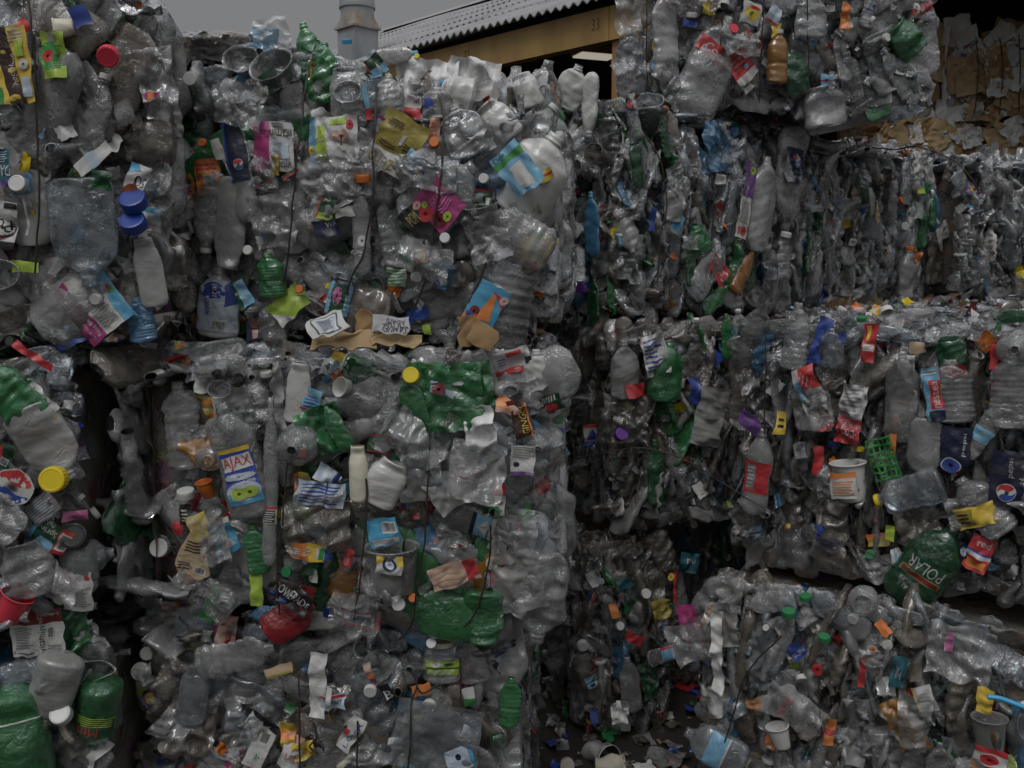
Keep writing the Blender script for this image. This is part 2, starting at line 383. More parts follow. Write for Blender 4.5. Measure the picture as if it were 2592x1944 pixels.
def label_mesh(name, w, h, shapes, f, cell=.006):
    VV, TT, CC, n = [], [], [], 0
    def put(P, T, col, k):
        nonlocal n
        P = np.asarray(P, float)
        VV.append(f(P[:, 0]*w, P[:, 1]*h, .0004*k)); TT.append(np.asarray(T)+n); n += len(P)
        CC.append(np.tile([*col, 1.0], (len(P), 1)))
    def rect(x0, y0, x1, y1, col, k):
        nx = max(2, int((x1-x0)*w/cell)+2); ny = max(2, int((y1-y0)*h/cell)+2)
        y, x = np.meshgrid(np.linspace(y0, y1, ny), np.linspace(x0, x1, nx), indexing='ij')
        q = grid_quads(ny, nx); put(np.stack([x.ravel(), y.ravel()], -1), np.concatenate([q[:, [0, 1, 2]], q[:, [0, 2, 3]]]), col, k)
    def sector(cx, cy, r, a0, a1, col, k, sy=1):
        m = 22; t = np.linspace(a0, a1, m); rr = np.linspace(0, 1, 4)
        P = np.concatenate([np.stack([cx + r*q*np.cos(t)/w, cy + r*q*sy*np.sin(t)/h], -1) for q in rr])
        q = grid_quads(4, m); put(P, np.concatenate([q[:, [0, 1, 2]], q[:, [0, 2, 3]]]), col, k)
    for k, sh in enumerate(shapes):
        t = sh[0]
        if t == 'r': rect(*sh[1:5], C[sh[5]], k)
        elif t == 'e':
            cx, cy, rx, ry, col = sh[1:]; sector(cx, cy, rx*w, 0, 2*math.pi, C[col], k, ry*h/(rx*w))
        elif t == 'p':
            P = np.array(sh[1], float); T = np.array([(0, i, i+1) for i in range(1, len(P)-1)]); 
            for _ in range(3): P, T = subdiv(P, T)
            put(P, T, C[sh[2]], k)
        elif t == 't':
            s, x0, y0, x1, y1, rot, col = sh[1:]
            V, T = text_tris(s)
            if (x1-x0)*w > .02: V, T = subdiv(V, T)
            V = V.copy()
            if rot == 90: V = np.stack([1-V[:, 1], V[:, 0]], -1)
            elif rot == -90: V = np.stack([V[:, 1], 1-V[:, 0]], -1)
            elif rot == 180: V = 1-V
            put(np.stack([x0+V[:, 0]*(x1-x0), y0+V[:, 1]*(y1-y0)], -1), T, C[col], k+1)
        elif t == 'bar':
            x0, y0, x1, y1 = sh[1:5]; rect(x0, y0, x1, y1, C['wh'], k)
            rg = np.random.default_rng(int(abs(x0)*1000)+7); x = x0 + (x1-x0)*.08
            while x < x1 - (x1-x0)*.1:
                b = (x1-x0)*rg.uniform(.015, .05); rect(x, y0+(y1-y0)*.12, x+b, y1-(y1-y0)*.08, C['bk'], k+1); x += b + (x1-x0)*rg.uniform(.02, .05)
        elif t == 'ln':
            x0, y0, x1, y1, m, col = sh[1:]; rg = np.random.default_rng(m+3)
            for i in range(m):
                yy = y0 + (y1-y0)*(i+.25)/m; rect(x0, yy, x0+(x1-x0)*rg.uniform(.7, 1), yy+(y1-y0)/m*.42, C[col], k+1)
        elif t == 'globe':
            cx, cy, r, rot = sh[1:]
            sector(cx, cy, r*1.08, 0, 2*math.pi, C['wh'], k)
            for a0, a1, cc in ((.15, math.pi-.35, 'red'), (math.pi+.15, 2*math.pi-.35, 'blue')):
                m = 20; t_ = np.linspace(a0, a1, m); A = np.stack([np.cos(t_), np.sin(t_)], -1)
                ch = A[0] + (A[-1]-A[0])*np.linspace(0, 1, m)[:, None]; d = np.array([-(A[-1]-A[0])[1], (A[-1]-A[0])[0]])
                ch = ch + d*(np.sin(np.linspace(0, 2*math.pi, m))*.10)[:, None]
                R = np.array([[math.cos(rot), -math.sin(rot)], [math.sin(rot), math.cos(rot)]])
                P = np.concatenate([A, (A+ch)/2, ch]) @ R.T*r
                q = grid_quads(3, m); put(np.stack([cx+P[:, 0]/w, cy+P[:, 1]/h], -1), np.concatenate([q[:, [0, 1, 2]], q[:, [0, 2, 3]]]), C[cc], k+1)
    T = np.concatenate(TT); V = np.concatenate(VV)
    return mesh_from(name, V, None, T, [M['label']], None, True, np.concatenate(CC))

def random_design(rg):
    pal = [('wh', 'blue', 'red'), ('wh', 'gn', 'dgr'), ('cy', 'wh', 'blue'), ('red', 'wh', 'ye'), ('wh', 'red', 'lb'), ('dgr', 'wh', 'red'), ('lb', 'wh', 'navy'),
           ('navy', 'wh', 'red'), ('ye', 'org', 'wh'), ('wh', 'pb', 'blue'), ('org', 'wh', 'bk'), ('mag', 'wh', 'pk'), ('lime', 'wh', 'dgr'), ('wh', 'gr', 'bk'), ('pur', 'wh', 'ye'), ('pb', 'wh', 'cy'), ('teal', 'wh', 'lb')][rg.integers(17)]
    a, b, c = pal; k = rg.integers(5); D = [('r', 0, 0, 1, 1, a)]
    if k == 0: D += [('r', 0, .72, 1, .92, b), ('e', .4, .38, .25, .26, c), ('ln', .7, .1, .95, .6, 6, b)]
    elif k == 1: D += [('r', .55, 0, 1, 1, b), ('bar', .62, .2, .92, .6), ('ln', .05, .1, .45, .85, 8, c)]
    elif k == 2: D += [('r', 0, 0, 1, .18, b), ('r', 0, .82, 1, 1, c), ('p', [(.1, .3), (.5, .75), (.9, .35), (.6, .25)], b), ('ln', .1, .2, .5, .3, 2, c)]
    elif k == 3: D += [('p', [(0, 0), (1, 0), (1, .35), (0, .75)], b), ('e', .65, .65, .18, .18, c), ('bar', .08, .1, .38, .38)]
    else: D += [('r', 0, .45, 1, .55, c), ('ln', .08, .08, .92, .4, 5, b), ('e', .3, .76, .2, .16, b), ('e', .68, .76, .15, .12, c)]
    return D

# ------------------------------------------------------------------ prototypes
RG = np.random.default_rng(11)
PROTO = []
def make_protos():
    spec = [('water', .20, .032, 8), ('soda', .225, .035, 8), ('big', .30, .052, 5), ('juice', .24, .043, 6), ('jug', .25, .066, 3), ('jar', .13, .048, 4)]
    k = 0
    for kind, L, R, n in spec:
        for i in range(n):
            rg = np.random.default_rng(100+k); k += 1
            b = Bottle(kind, L*rg.uniform(.88, 1.12), R*rg.uniform(.9, 1.1), 100+k, flat=rg.uniform(.22, .56), crumple=rg.uniform(.5, 1.2))
            me = b.mesh("crushed_bottle")
            labs = []
            for j in range(2):
                u0, u1 = (.2, .6) if kind != 'big' else (.34, .66)
                u0 += rg.uniform(-.05, .08); u1 -= rg.uniform(0, .12); lw = 2*b.R*b.wd*rg.uniform(.55, .95); lh = (u1-u0)*b.L
                labs.append(label_mesh("label", lw, lh, random_design(rg), b.front(u0, lw, lh), .008))
            PROTO.append(dict(b=b, me=me, labs=labs, cap=b.capM(), raw=b.raw(26, 18), kind=kind))
make_protos()
CUP = []
for i in range(5):
    rg = np.random.default_rng(40+i); h = rg.uniform(.05, .12); r0 = rg.uniform(.03, .042); r1 = r0*rg.uniform(1.15, 1.5)
    V, Q = lathe([(0, 0), (r0*.6, .001), (r0, 0), (r0*1.02, .004)] + [(r0+(r1-r0)*t, h*t) for t in np.linspace(.1, .95, 8)] + [(r1*1.05, h*.97), (r1*1.07, h), (r1*1.02, h*1.01), (r1*.98, h*.97)], 30)
    V = V - [0, 0, h/2]; V[:, 1] *= rg.uniform(.35, .9); V = V + (folds(V, i+3, 16, 4)*.006)[:, None]*np.array([.5, 1, .3])
    CUP.append((mesh_from("crushed_cup", V, Q, mats=[M['clear']]), V, Q))
FILM = []
for i in range(10):
    rg = np.random.default_rng(60+i); s = Sheet(rg.uniform(.06, .16), rg.uniform(.08, .2), 60+i, rg.uniform(1.0, 2.2), rg.uniform(-14, 14), .012)
    FILM.append((s.mesh("plastic_film", M['clear'], 26), s.raw(12, 14), s.raw(6, 7)))
CARD = []
for i in range(12):
    rg = np.random.default_rng(260+i); s = Sheet(rg.uniform(.08, .26), rg.uniform(.10, .30), 260+i, rg.uniform(.3, .9), rg.uniform(-3, 3), .014)
    CARD.append(s.mesh("cardboard_sheet", M['kraft'], 20))
SCRAP = []
for i in range(34):
    rg = np.random.default_rng(160+i); ww, hh = rg.uniform(.03, .075), rg.uniform(.03, .10)
    s = Sheet(ww, hh, 160+i, rg.uniform(.35, 1.1), rg.uniform(-16, 16), .006)
    SCRAP.append(label_mesh("label_scrap", ww, hh, random_design(rg), s.front()))

# ------------------------------------------------------------------ bale
def unit(v): v = np.asarray(v, float); return v/np.linalg.norm(v)
UP = np.array([0, 0, 1.0])
class Bale:
    def __init__(s, p0, p1, z0, zt, depth, label, seed, cat="bale", bulge=.03, rnd=.06, rl=0.0, rr=0.0, ztr=None, group="bales of crushed plastic", name="plastic_bale", skew=0.0, rt=0.0):
        s.skew = skew; s.rt = rt
        s.p0 = np.array([*p0, 0.0]); s.p1 = np.array([*p1, 0.0])
        s.ax = unit(s.p1-s.p0); s.n = np.array([s.ax[1], -s.ax[0], 0]); s.W = np.linalg.norm(s.p1-s.p0)
        s.z0, s.zt, s.ztr, s.dep = z0, zt, zt if ztr is None else ztr, depth
        s.bulge, s.rnd, s.rl, s.rr = bulge, rnd, rl, rr
        s.seed = seed; s.rg = np.random.default_rng(seed)
        c = (s.p0+s.p1)/2 - s.n*depth/2
        s.root = empty(name, (c[0], c[1], z0), label, cat, group); s.inv = Matrix.Translation(-Vector(s.root.location))
        s.count = {}; s.mask = []; s.x0 = 0; s.mb = MB(); s.mats = [M['core'], M['clear'], M['dusty'], M['blueclear'], M['frost'], M['green'], M['dgreen'], M['milk'], M['lblue'], M['redp'], M['label'], M['paper'], M['black'], M['amber'], M['blue'], M['red'], M['yellow'], M['orange']]
    def ztop(s, a): return s.zt + (s.ztr-s.zt)*np.clip(a/s.W, 0, 1)
    def surf(s, face, a, b, out=0.0):
        """face coordinates in metres -> position, normal, viewer's right, viewer's up"""
        H = s.ztop(a if face == 'front' else (0 if face == 'left' else s.W)) - s.z0
        if face == 'front':
            q = np.clip(2*a/s.W-1, -1, 1); t = np.clip(2*b/H-1, -1, 1)
            d = s.bulge*(1-q*q)*(1-t*t) - s.rnd*(abs(q)**8 + abs(t)**8)*.6 + out
            d -= s.rt*np.clip((t-.1)/.9, 0, 1)**2
            d -= s.rl*np.clip((-q-.1)/.9, 0, 1)**2 + s.rr*np.clip((q-.1)/.9, 0, 1)**2
            return s.p0 + s.ax*a + s.n*d + UP*(s.z0+b), s.n, s.ax, UP
        if face in ('left', 'right'):
            q = np.clip(2*a/s.dep-1, -1, 1); t = np.clip(2*b/H-1, -1, 1)
            d = s.bulge*(1-q*q)*(1-t*t) - s.rnd*(abs(q)**8+abs(t)**8)*.6 + out
            if face == 'left': return s.p0 - s.n*(s.dep-a) - s.ax*d + s.ax*s.skew*(1-a/s.dep) + UP*(s.z0+b), -s.ax, s.n, UP
            return s.p1 - s.n*a + s.ax*d + UP*(s.z0+b), s.ax, -s.n, UP
        q = np.clip(2*a/s.W-1, -1, 1); t = np.clip(2*b/s.dep-1, -1, 1)
        d = s.bulge*.4*(1-q*q)*(1-t*t) - s.rnd*(abs(q)**8+abs(t)**8)*.5 + out
        return s.p0 + s.ax*(a + s.skew*b/s.dep*(1-a/s.W)) - s.n*b + UP*(s.ztop(a)+d), UP, s.ax, -s.n
    def frame(s, P, n, r, u, rot, tilt=0, edge=False, sc=1.0, end=False, swing=0):
        """matrix: local y = outward normal, z = long axis turned by rot degrees (counter-clockwise seen from outside)"""
        a = math.radians(rot)
        l = math.cos(a)*u - math.sin(a)*r
        if end: l, n2 = n, l
        elif edge: n2 = np.cross(l, n)
        else: n2 = n
        if tilt or swing:
            l = unit(l + n2*tilt); n2 = unit(n2 - l*np.dot(n2, l))
            x = np.cross(n2, l); n2 = unit(n2 + x*swing); 
        x = np.cross(n2, l)
        return Matrix(((x[0]*sc, n2[0]*sc, l[0]*sc, P[0]), (x[1]*sc, n2[1]*sc, l[1]*sc, P[1]), (x[2]*sc, n2[2]*sc, l[2]*sc, P[2]), (0, 0, 0, 1)))
    def part(s, name, me, Mw, mat=None, label=None):
        s.count[name] = s.count.get(name, 0)+1
        o = link(name, me, s.root, s.inv @ Mw)
        if mat is not None: setmat(o, mat)
        if label: o['label'] = label
        return o
    def room(s, name): return s.count.get(name, 0) < 100
    def stuff(s, raw, Mw, mi):
        V, Q = raw; A = np.array(Mw); W = V @ A[:3, :3].T + A[:3, 3] - np.array(s.root.location)
        s.mb.add(W, Q, mi=mi)
    def pick(s):
        r = s.rg.random()
        T = s.tone
        acc = 0
        for k, p in T:
            acc += p
            if r < acc: return k
        return 'clear'
    tone = (('clear', .62), ('blueclear', .12), ('frost', .07), ('dusty', .10), ('green', .025), ('milk', .010), ('dgreen', .012), ('lblue', .018), ('amber', .003))
    IDX = dict(clear=1, dusty=2, blueclear=3, frost=4, green=5, dgreen=6, milk=7, lblue=8, redp=9, black=12, amber=13)
    CAPC = ('white',)*15 + ('blue', 'greenh', 'sky', 'cream', 'cream', 'red')
    def fill(s, face, mode='flat', dens=1.0, parts=True, amin=0, amax=None, scale=1.0, edgefrac=None, labels=.15, caps=.3):
        rg = s.rg; top = face == 'top'
        Wd = s.W if face in ('front', 'top') else s.dep
        Hh = (s.ztop(s.W/2)-s.z0) if not top else s.dep
        amax = Wd if amax is None else amax
        area = (amax-amin)*Hh
        pts = []
        dmin = .074*scale if mode == 'flat' else .058*scale
        N = int(area/(dmin**2*1.15)*dens)
        for _ in range(N*14):
            if len(pts) >= N: break
            a, b = rg.uniform(amin+.02, amax-.02), rg.uniform(.03, Hh-.03)
            if all((a-c[0])**2 + ((b-c[1])*(1 if mode == 'flat' else .55))**2 > dmin**2 for c in pts): pts.append((a, b))
        for (a, b) in pts:
            out = rg.uniform(-.048, -.002) - (.03 if top else 0) - (.022 if mode == 'edge' else 0)
            if face == 'front':
                for (ma, mb_, ra, rb) in s.mask:
                    if ((a-ma)/(ra+.035))**2 + ((b-mb_)/(rb+.035))**2 < 1: out = min(out, rg.uniform(-.085, -.055))
            H = s.ztop(a)-s.z0 if face == 'front' else Hh
            P, n, r, u = s.surf(face, a, min(b, H), out)
            edge = mode == 'edge' and rg.random() < .5
            rot = rg.uniform(0, 360) if mode == 'flat' and rg.random() < .62 else rg.normal()*20 + (180 if rg.random() < .5 else 0)
            kind = rg.random()
            ca, sa = abs(math.cos(math.radians(rot))), abs(math.sin(math.radians(rot)))
            kk = scale**.75; ea, eb = (.095*sa + .035*ca)*kk, (.095*ca + .035*sa)*kk
            a = min(max(a, ea), Wd-ea); b = min(max(b, eb), Hh-eb)
            P, n, r, u = s.surf(face, a, min(b, H), out)
            if kind < .86 or edge:
                p = PROTO[rg.integers(len(PROTO) if not top else 16)]
                sc = rg.uniform(.8, 1.12)*scale**.75
                end = (not edge) and (not top) and rg.random() < .11
                Mw = s.frame(P, n, r, u, rot, rg.normal()*.12, edge, sc, end, rg.normal()*.3)
                mk = s.pick()
                if p['kind'] == 'jug' and rg.random() < .2: mk = 'frost'
                if parts and s.room('crushed_bottle'):
                    o = s.part('crushed_bottle', p['me'], Mw, M[mk])
                    if rg.random() < caps: setmat(link('cap', CAP, o, p['cap']), M[s.CAPC[rg.integers(len(s.CAPC))]])
                    if rg.random() < labels: link('label', p['labs'][rg.integers(2)], o)
                else: s.stuff(p['raw'], Mw, s.IDX[mk])
            elif kind < .92:
                c = CUP[rg.integers(5)]
                Mw = s.frame(P, n, r, u, rot, rg.normal()*.8, False, rg.uniform(.8, 1.2)*scale**.5, rg.random() < .35)
                mk = ('clear', 'frost', 'clear', 'clear', 'blueclear')[rg.integers(5)]
                if parts and s.room('crushed_cup'): s.part('crushed_cup', c[0], Mw, M[mk])
                else: s.stuff((c[1], c[2]), Mw, s.IDX[mk])
            else:
                f = FILM[rg.integers(10)]; Mw = s.frame(P + n*.012, n, r, u, rot, rg.normal()*.2, False, rg.uniform(.7, 1.2), False, rg.normal()*.2)
                mk = s.pick() if rg.random() < .95 else 'whitefilm'
                if parts and s.room('plastic_film'): s.part('plastic_film', f[0], Mw, M[mk])
                else: s.stuff(f[1], Mw, s.IDX.get(mk, 4))
        # bottles lying along the lower and upper edge, squaring the block
        if face != 'top':
            for b0, step in ((.025, .12), (Hh-.035, .15)):
                a = amin + .11
                while a < amax-.11:
                    P, n, r, u = s.surf(face, a, b0, rg.uniform(-.03, -.002))
                    p = PROTO[rg.integers(16)]; Mw = s.frame(P, n, r, u, 90 + rg.normal()*24 + (180 if rg.random() < .5 else 0), 0, False, rg.uniform(.5, .85), False, rg.normal()*.3)
                    s.stuff(p['raw'], Mw, s.IDX[s.pick()]); a += step*rg.uniform(.7, 1.3)
        # small things wedged in between
        for _ in range(int(area*(10 if parts else 0)*dens)):
            a, b = rg.uniform(amin, amax), rg.uniform(.02, Hh-.02)
            hid = face == 'front' and any(((a-ma)/ra)**2 + ((b-mb_)/rb)**2 < 1 for (ma, mb_, ra, rb) in s.mask)
            P, n, r, u = s.surf(face, a, b, rg.uniform(-.02, .018) - (.05 if hid else 0))
            rot = rg.uniform(0, 360)
            if rg.random() < .6 and s.room('label_scrap'):
                e = mode == 'edge' and rg.random() < .6
                s.part('label_scrap', SCRAP[rg.integers(len(SCRAP))], s.frame(P, n, r, u, rot if not e else rg.normal()*15, rg.normal()*.25, e, rg.uniform(.6, 1.05), False, rg.normal()*.35))
            elif s.room('cap'):
                Mw = s.frame(P, n, r, u, rot, rg.normal()*.9, False, rg.uniform(.9, 1.35), rg.random() < .5)
                s.part('cap', CAP, Mw, M[s.CAPC[rg.integers(len(s.CAPC))]])
    def deep(s, face, mode='flat', dens=1.0, depth=.075):
        """second, deeper layer that shows only in the gaps: one mass"""
        rg = s.rg; top = face == 'top'
        Wd = s.W if face in ('front', 'top') else s.dep
        Hh = (s.ztop(s.W/2)-s.z0) if not top else s.dep
        for _ in range(int(Wd*Hh/.0072*dens)):
            a, b = rg.uniform(.07, Wd-.07), rg.uniform(.08, Hh-.08)
            P, n, r, u = s.surf(face, a, b, -rg.uniform(.03, depth))
            edge = mode == 'edge'
            rot = rg.uniform(0, 360) if mode == 'flat' else rg.normal()*18
            if rg.random() < .75:
                p = PROTO[rg.integers(len(PROTO))]; mk = s.pick()
                s.stuff(p['raw'], s.frame(P, n, r, u, rot, rg.normal()*.15, edge, rg.uniform(.8, 1.1), False, rg.normal()*.3), s.IDX[mk])
            else:
                mi = (10, 11, 4, 8, 9, 6, 12, 11)[rg.integers(8)]
                s.stuff(FILM[rg.integers(10)][1], s.frame(P, n, r, u, rot, rg.normal()*.3, edge, rg.uniform(.4, .8), False, .3), mi if mi != 10 else 7)
    def chips(s, face, dens=1.0):
        """torn bits of film and label pressed in everywhere"""
        rg = s.rg; Wd = s.W if face in ('front', 'top') else s.dep
        Hh = s.dep if face == 'top' else s.ztop(s.W/2)-s.z0
        pal = (1,)*30 + (3, 3, 3, 4, 4) + (4, 4, 4, 3, 3, 3, 2, 2, 2, 2, 2, 2, 11, 11, 7, 5, 6, 8, 8, 9, 12, 14, 15, 16, 17)
        for _ in range(int(Wd*Hh*230*dens)):
            P, n, r, u = s.surf(face, rg.uniform(.02, Wd-.02), rg.uniform(.02, Hh-.02), rg.uniform(-.04, .012))
            s.stuff(FILM[rg.integers(10)][2], s.frame(P, n, r, u, rg.uniform(0, 360), rg.normal()*.5, False, rg.uniform(.14, .38), False, rg.normal()*.6), pal[rg.integers(len(pal))])
    def veil(s, N):
        for i, (a, b, ra, rb) in enumerate(list(s.mask)):
            if s.rg.random() > N or b > s.ztop(a)-s.z0-.09: continue
            P, n, r, u = s.surf('front', a + s.rg.normal()*ra*.6, b + s.rg.normal()*rb*.6, .05)
            if s.room('plastic_film'): s.part('plastic_film', FILM[s.rg.integers(10)][0], s.frame(P, n, r, u, s.rg.uniform(0, 360), s.rg.normal()*.1, False, s.rg.uniform(.6, 1.0), False, s.rg.normal()*.1), M['clear'])
    def core(s, inset=.075):
        n1 = 26
        for face in ('front', 'left', 'right', 'top'):
            Wd = s.W if face in ('front', 'top') else s.dep
            V = []
            for i in range(n1):
                for j in range(n1):
                    a = (Wd-2*inset)*i/(n1-1) + inset
                    Hh = (s.dep if face == 'top' else s.ztop(a if face == 'front' else s.W/2)-s.z0)
                    b = (Hh-2*inset)*j/(n1-1) + inset
                    V.append(s.surf(face, a, b, -inset+.0)[0])
            V = np.array(V) - np.array(s.root.location)
            V = V + (vnoise(V*16, s.seed)*.016)[:, None]
            s.mb.add(V, grid_quads(n1, n1), mi=0)
        P0 = s.p0 + s.ax*(inset+s.skew) - s.n*inset*1.6 + UP*(s.z0+.02) - np.array(s.root.location)
        s.mb.box(P0, s.ax*(s.W-2*inset-s.skew), -s.n*(s.dep-inset*2.6), UP*(s.zt-s.z0-inset*1.4 if s.zt <= s.ztr else s.ztr-s.z0-inset*1.4), 0)
    def finish(s):
        s.core()
        tag(link('crushed_plastic', s.mb.mesh('crushed_plastic', s.mats), s.root), kind='stuff')
    def at_px(s, px, py, face='front'):
        d = ray(px, py)
        if face == 'left':
            o = np.array([0, 0, CAMZ]); t = np.dot(s.p0 - o, s.ax)/np.dot(d, s.ax); P = o + d*t
            return s.dep + np.dot(P-s.p0, s.n), P[2]-s.z0, t
        o = np.array([0, 0, CAMZ]); t = np.dot(s.p0 + s.n*s.bulge*.5 - o, s.n)/np.dot(d, s.n)
        P = o + d*t; return np.dot(P-s.p0, s.ax), P[2]-s.z0, t
    def wire(s, pts, r=.0025, out=.042, mat='wire', name='wire'):
        """baling wire through photo points, laid on the front face"""
        P = []
        for px, py in pts:
            a, b, t = s.at_px(px, py); P.append(s.surf('front', a, b, out)[0])
        s.tube(name, P, r, mat)
    def tube(s, name, P, r, mat):
        me = tube_mesh(name, [np.array(p)-np.array(s.root.location) for p in P], r, M[mat])
        s.count[name] = s.count.get(name, 0)+1
        return link(name, me, s.root)
def tube_mesh(name, P, r, mat, nt=7, wob=.003, sub=9, seed=0):
    P = np.array(P); Q = []
    for i in range(len(P)-1):
        p0 = P[max(i-1, 0)]; p1 = P[i]; p2 = P[i+1]; p3 = P[min(i+2, len(P)-1)]
        for t in np.arange(sub)/sub:
            Q.append(.5*(2*p1 + (p2-p0)*t + (2*p0-5*p1+4*p2-p3)*t*t + (3*p1-p0-3*p2+p3)*t**3))
    Q.append(P[-1]); Q = np.array(Q)
    Q = Q + np.stack([vnoise(Q*23+k*9.1, seed+k) for k in range(3)], -1)*wob
    T = np.gradient(Q, axis=0); T /= np.linalg.norm(T, axis=1)[:, None]+1e-9
    ref = np.array([.31, .9, .17]); A = np.cross(T, ref); A /= np.linalg.norm(A, axis=1)[:, None]; B = np.cross(T, A)
    th = np.arange(nt)/nt*2*math.pi
    V = (Q[:, None] + r*(np.cos(th)[None, :, None]*A[:, None] + np.sin(th)[None, :, None]*B[:, None])).reshape(-1, 3)
    return mesh_from(name, V, grid_quads(len(Q), nt, True), mats=[mat])

# ------------------------------------------------------------------ items copied from the photograph: built on the face of their bale
_hs = [500]
def hero(b, kind, px, py, Lpx, Wpx, rot, mat='clear', cap=None, design=None, lr=(.2, .62), lw=.92, flat=.42, out=.022, crumple=.8, bend=0.02, label=None, tilt=0, name=None, end=False, face='front', rib=None):
    _hs[0] += 1; sd = _hs[0]
    a, bb, t = b.at_px(px, py, face); k = t*1.0/FPX*1.0
    L, W = Lpx*k, Wpx*k
    P, n, r, u = b.surf(face, a, bb, out + (.012 if b.seed in (7, 8, 10, 11, 13, 15) else 0))
    if face == 'front': b.mask.append((a, bb, max(.03, W*.5), max(.03, L*.5)) if abs(math.sin(math.radians(rot))) < .6 else (a, bb, max(.03, L*.5), max(.03, W*.5)))
    Mw = b.frame(P, n, r, u, rot, tilt, False, 1.0, end)
    if kind == 'sheet' or kind == 'film':
        s = Sheet(W, L, sd, crumple*1.1+.05, bend*60, .005 if kind == 'sheet' else .008)
        if design: return b.part(name or 'label_scrap', label_mesh('label_scrap', W, L, design, s.front()), Mw, None, label)
        return b.part(name or 'plastic_film', s.mesh('plastic_film', M[mat], 30), Mw, None, label)
    if kind == 'cap':
        return b.part('cap', CAP, b.frame(P, n, r, u, rot, tilt, False, W/.0305, end), M[mat], label)
    if kind == 'cup':
        V, Q = lathe([(0, 0), (W*.34, 0), (W*.36, .003)] + [(W*(.36+.12*q), L*q) for q in np.linspace(.1, .95, 8)] + [(W*.51, L*.97), (W*.515, L), (W*.49, L*1.01), (W*.46, L*.96), (W*.36, L*.1), (0, L*.08)], 32)
        V = V - [0, 0, L/2]; V[:, 1] *= .75; V = V + (folds(V, sd, 18, 4)*.004*crumple)[:, None]*np.array([.5, 1, .3])
        return b.part(name or 'crushed_cup', mesh_from('crushed_cup', V, Q, mats=[M[mat]]), Mw, None, label)
    wd = 1 + (1-flat)*.42
    bt = Bottle(kind, L, W/2/wd, sd, flat, crumple, bend, rib)
    o = b.part(name or 'crushed_bottle', bt.mesh('crushed_bottle', 46, 36, M[mat]), Mw, None, label)
    if cap: setmat(link('cap', CAP, o, bt.capM()), M[cap])
    if design:
        w_ = W*lw; h_ = L*(lr[1]-lr[0])
        link('label', label_mesh('label', w_, h_, design, bt.front(lr[0], w_, h_), .005), o)
    return o
# ------------------------------------------------------------------ setting: ground, shed, flue
def ground_mat():
    m, N, L = newmat("yard_concrete")
    tc = N.new("ShaderNodeTexCoord"); n1 = N.new("ShaderNodeTexNoise"); n1.inputs['Scale'].default_value = 3.5; n1.inputs['Detail'].default_value = 8
    n2 = N.new("ShaderNodeTexNoise"); n2.inputs['Scale'].default_value = 90; n2.inputs['Detail'].default_value = 4
    L.new(tc.outputs['Object'], n1.inputs['Vector']); L.new(tc.outputs['Object'], n2.inputs['Vector'])
    r = N.new("ShaderNodeMix"); r.data_type = 'RGBA'; r.inputs[6].default_value = (.016, .014, .012, 1); r.inputs[7].default_value = (.05, .044, .036, 1)
    L.new(n1.outputs[0], r.inputs[0])
    b = N.new("ShaderNodeBump"); b.inputs['Strength'].default_value = .6; b.inputs['Distance'].default_value = .004; L.new(n2.outputs[0], b.inputs['Height'])
    p = N.new("ShaderNodeBsdfPrincipled"); p.inputs['Roughness'].default_value = .75; L.new(r.outputs[2], p.inputs['Base Color']); L.new(b.outputs[0], p.inputs['Normal'])
    o = N.new("ShaderNodeOutputMaterial"); L.new(p.outputs[0], o.inputs[0]); return m
gv = [(x, y, 0) for x in (-80, 80) for y in (-60, 120)]
tag(link('ground', mesh_from('ground', gv, [(0, 2, 3, 1)], mats=[ground_mat()], smooth=False)), kind='structure')

def paint(name, c0, c1, rough, scale, stretch=(1, 1, 1), thr=(.45, .7), bump=.2):
    m, N, L = newmat(name)
    tc = N.new("ShaderNodeTexCoord"); mp = N.new("ShaderNodeMapping"); mp.inputs['Scale'].default_value = stretch
    n1 = N.new("ShaderNodeTexNoise"); n1.inputs['Scale'].default_value = scale; n1.inputs['Detail'].default_value = 8
    L.new(tc.outputs['Object'], mp.inputs[0]); L.new(mp.outputs[0], n1.inputs['Vector'])
    mr = N.new("ShaderNodeMapRange"); mr.inputs[1].default_value, mr.inputs[2].default_value = thr; L.new(n1.outputs[0], mr.inputs[0])
    r = N.new("ShaderNodeMix"); r.data_type = 'RGBA'; r.inputs[6].default_value = (*c0, 1); r.inputs[7].default_value = (*c1, 1); L.new(mr.outputs[0], r.inputs[0])
    b = N.new("ShaderNodeBump"); b.inputs['Strength'].default_value = bump; b.inputs['Distance'].default_value = .004; L.new(n1.outputs[0], b.inputs['Height'])
    p = N.new("ShaderNodeBsdfPrincipled"); p.inputs['Roughness'].default_value = rough; L.new(r.outputs[2], p.inputs['Base Color']); L.new(b.outputs[0], p.inputs['Normal'])
    o = N.new("ShaderNodeOutputMaterial"); L.new(p.outputs[0], o.inputs[0]); return m
m_roof = paint("grey_corrugated_sheet", (.34, .34, .35), (.22, .22, .23), .6, 2.2)
m_beam = paint("tan_painted_steel", (.47, .30, .10), (.33, .20, .07), .5, 3, (1, 1, .4))
m_post = paint("rust_tan_post", (.42, .24, .09), (.36, .13, .045), .55, 5, (1, 1, .25), (.4, .6))
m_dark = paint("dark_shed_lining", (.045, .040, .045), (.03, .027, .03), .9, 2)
m_ink = paint("faded_black_ink", (.16, .11, .05), (.2, .14, .06), .8, 9)

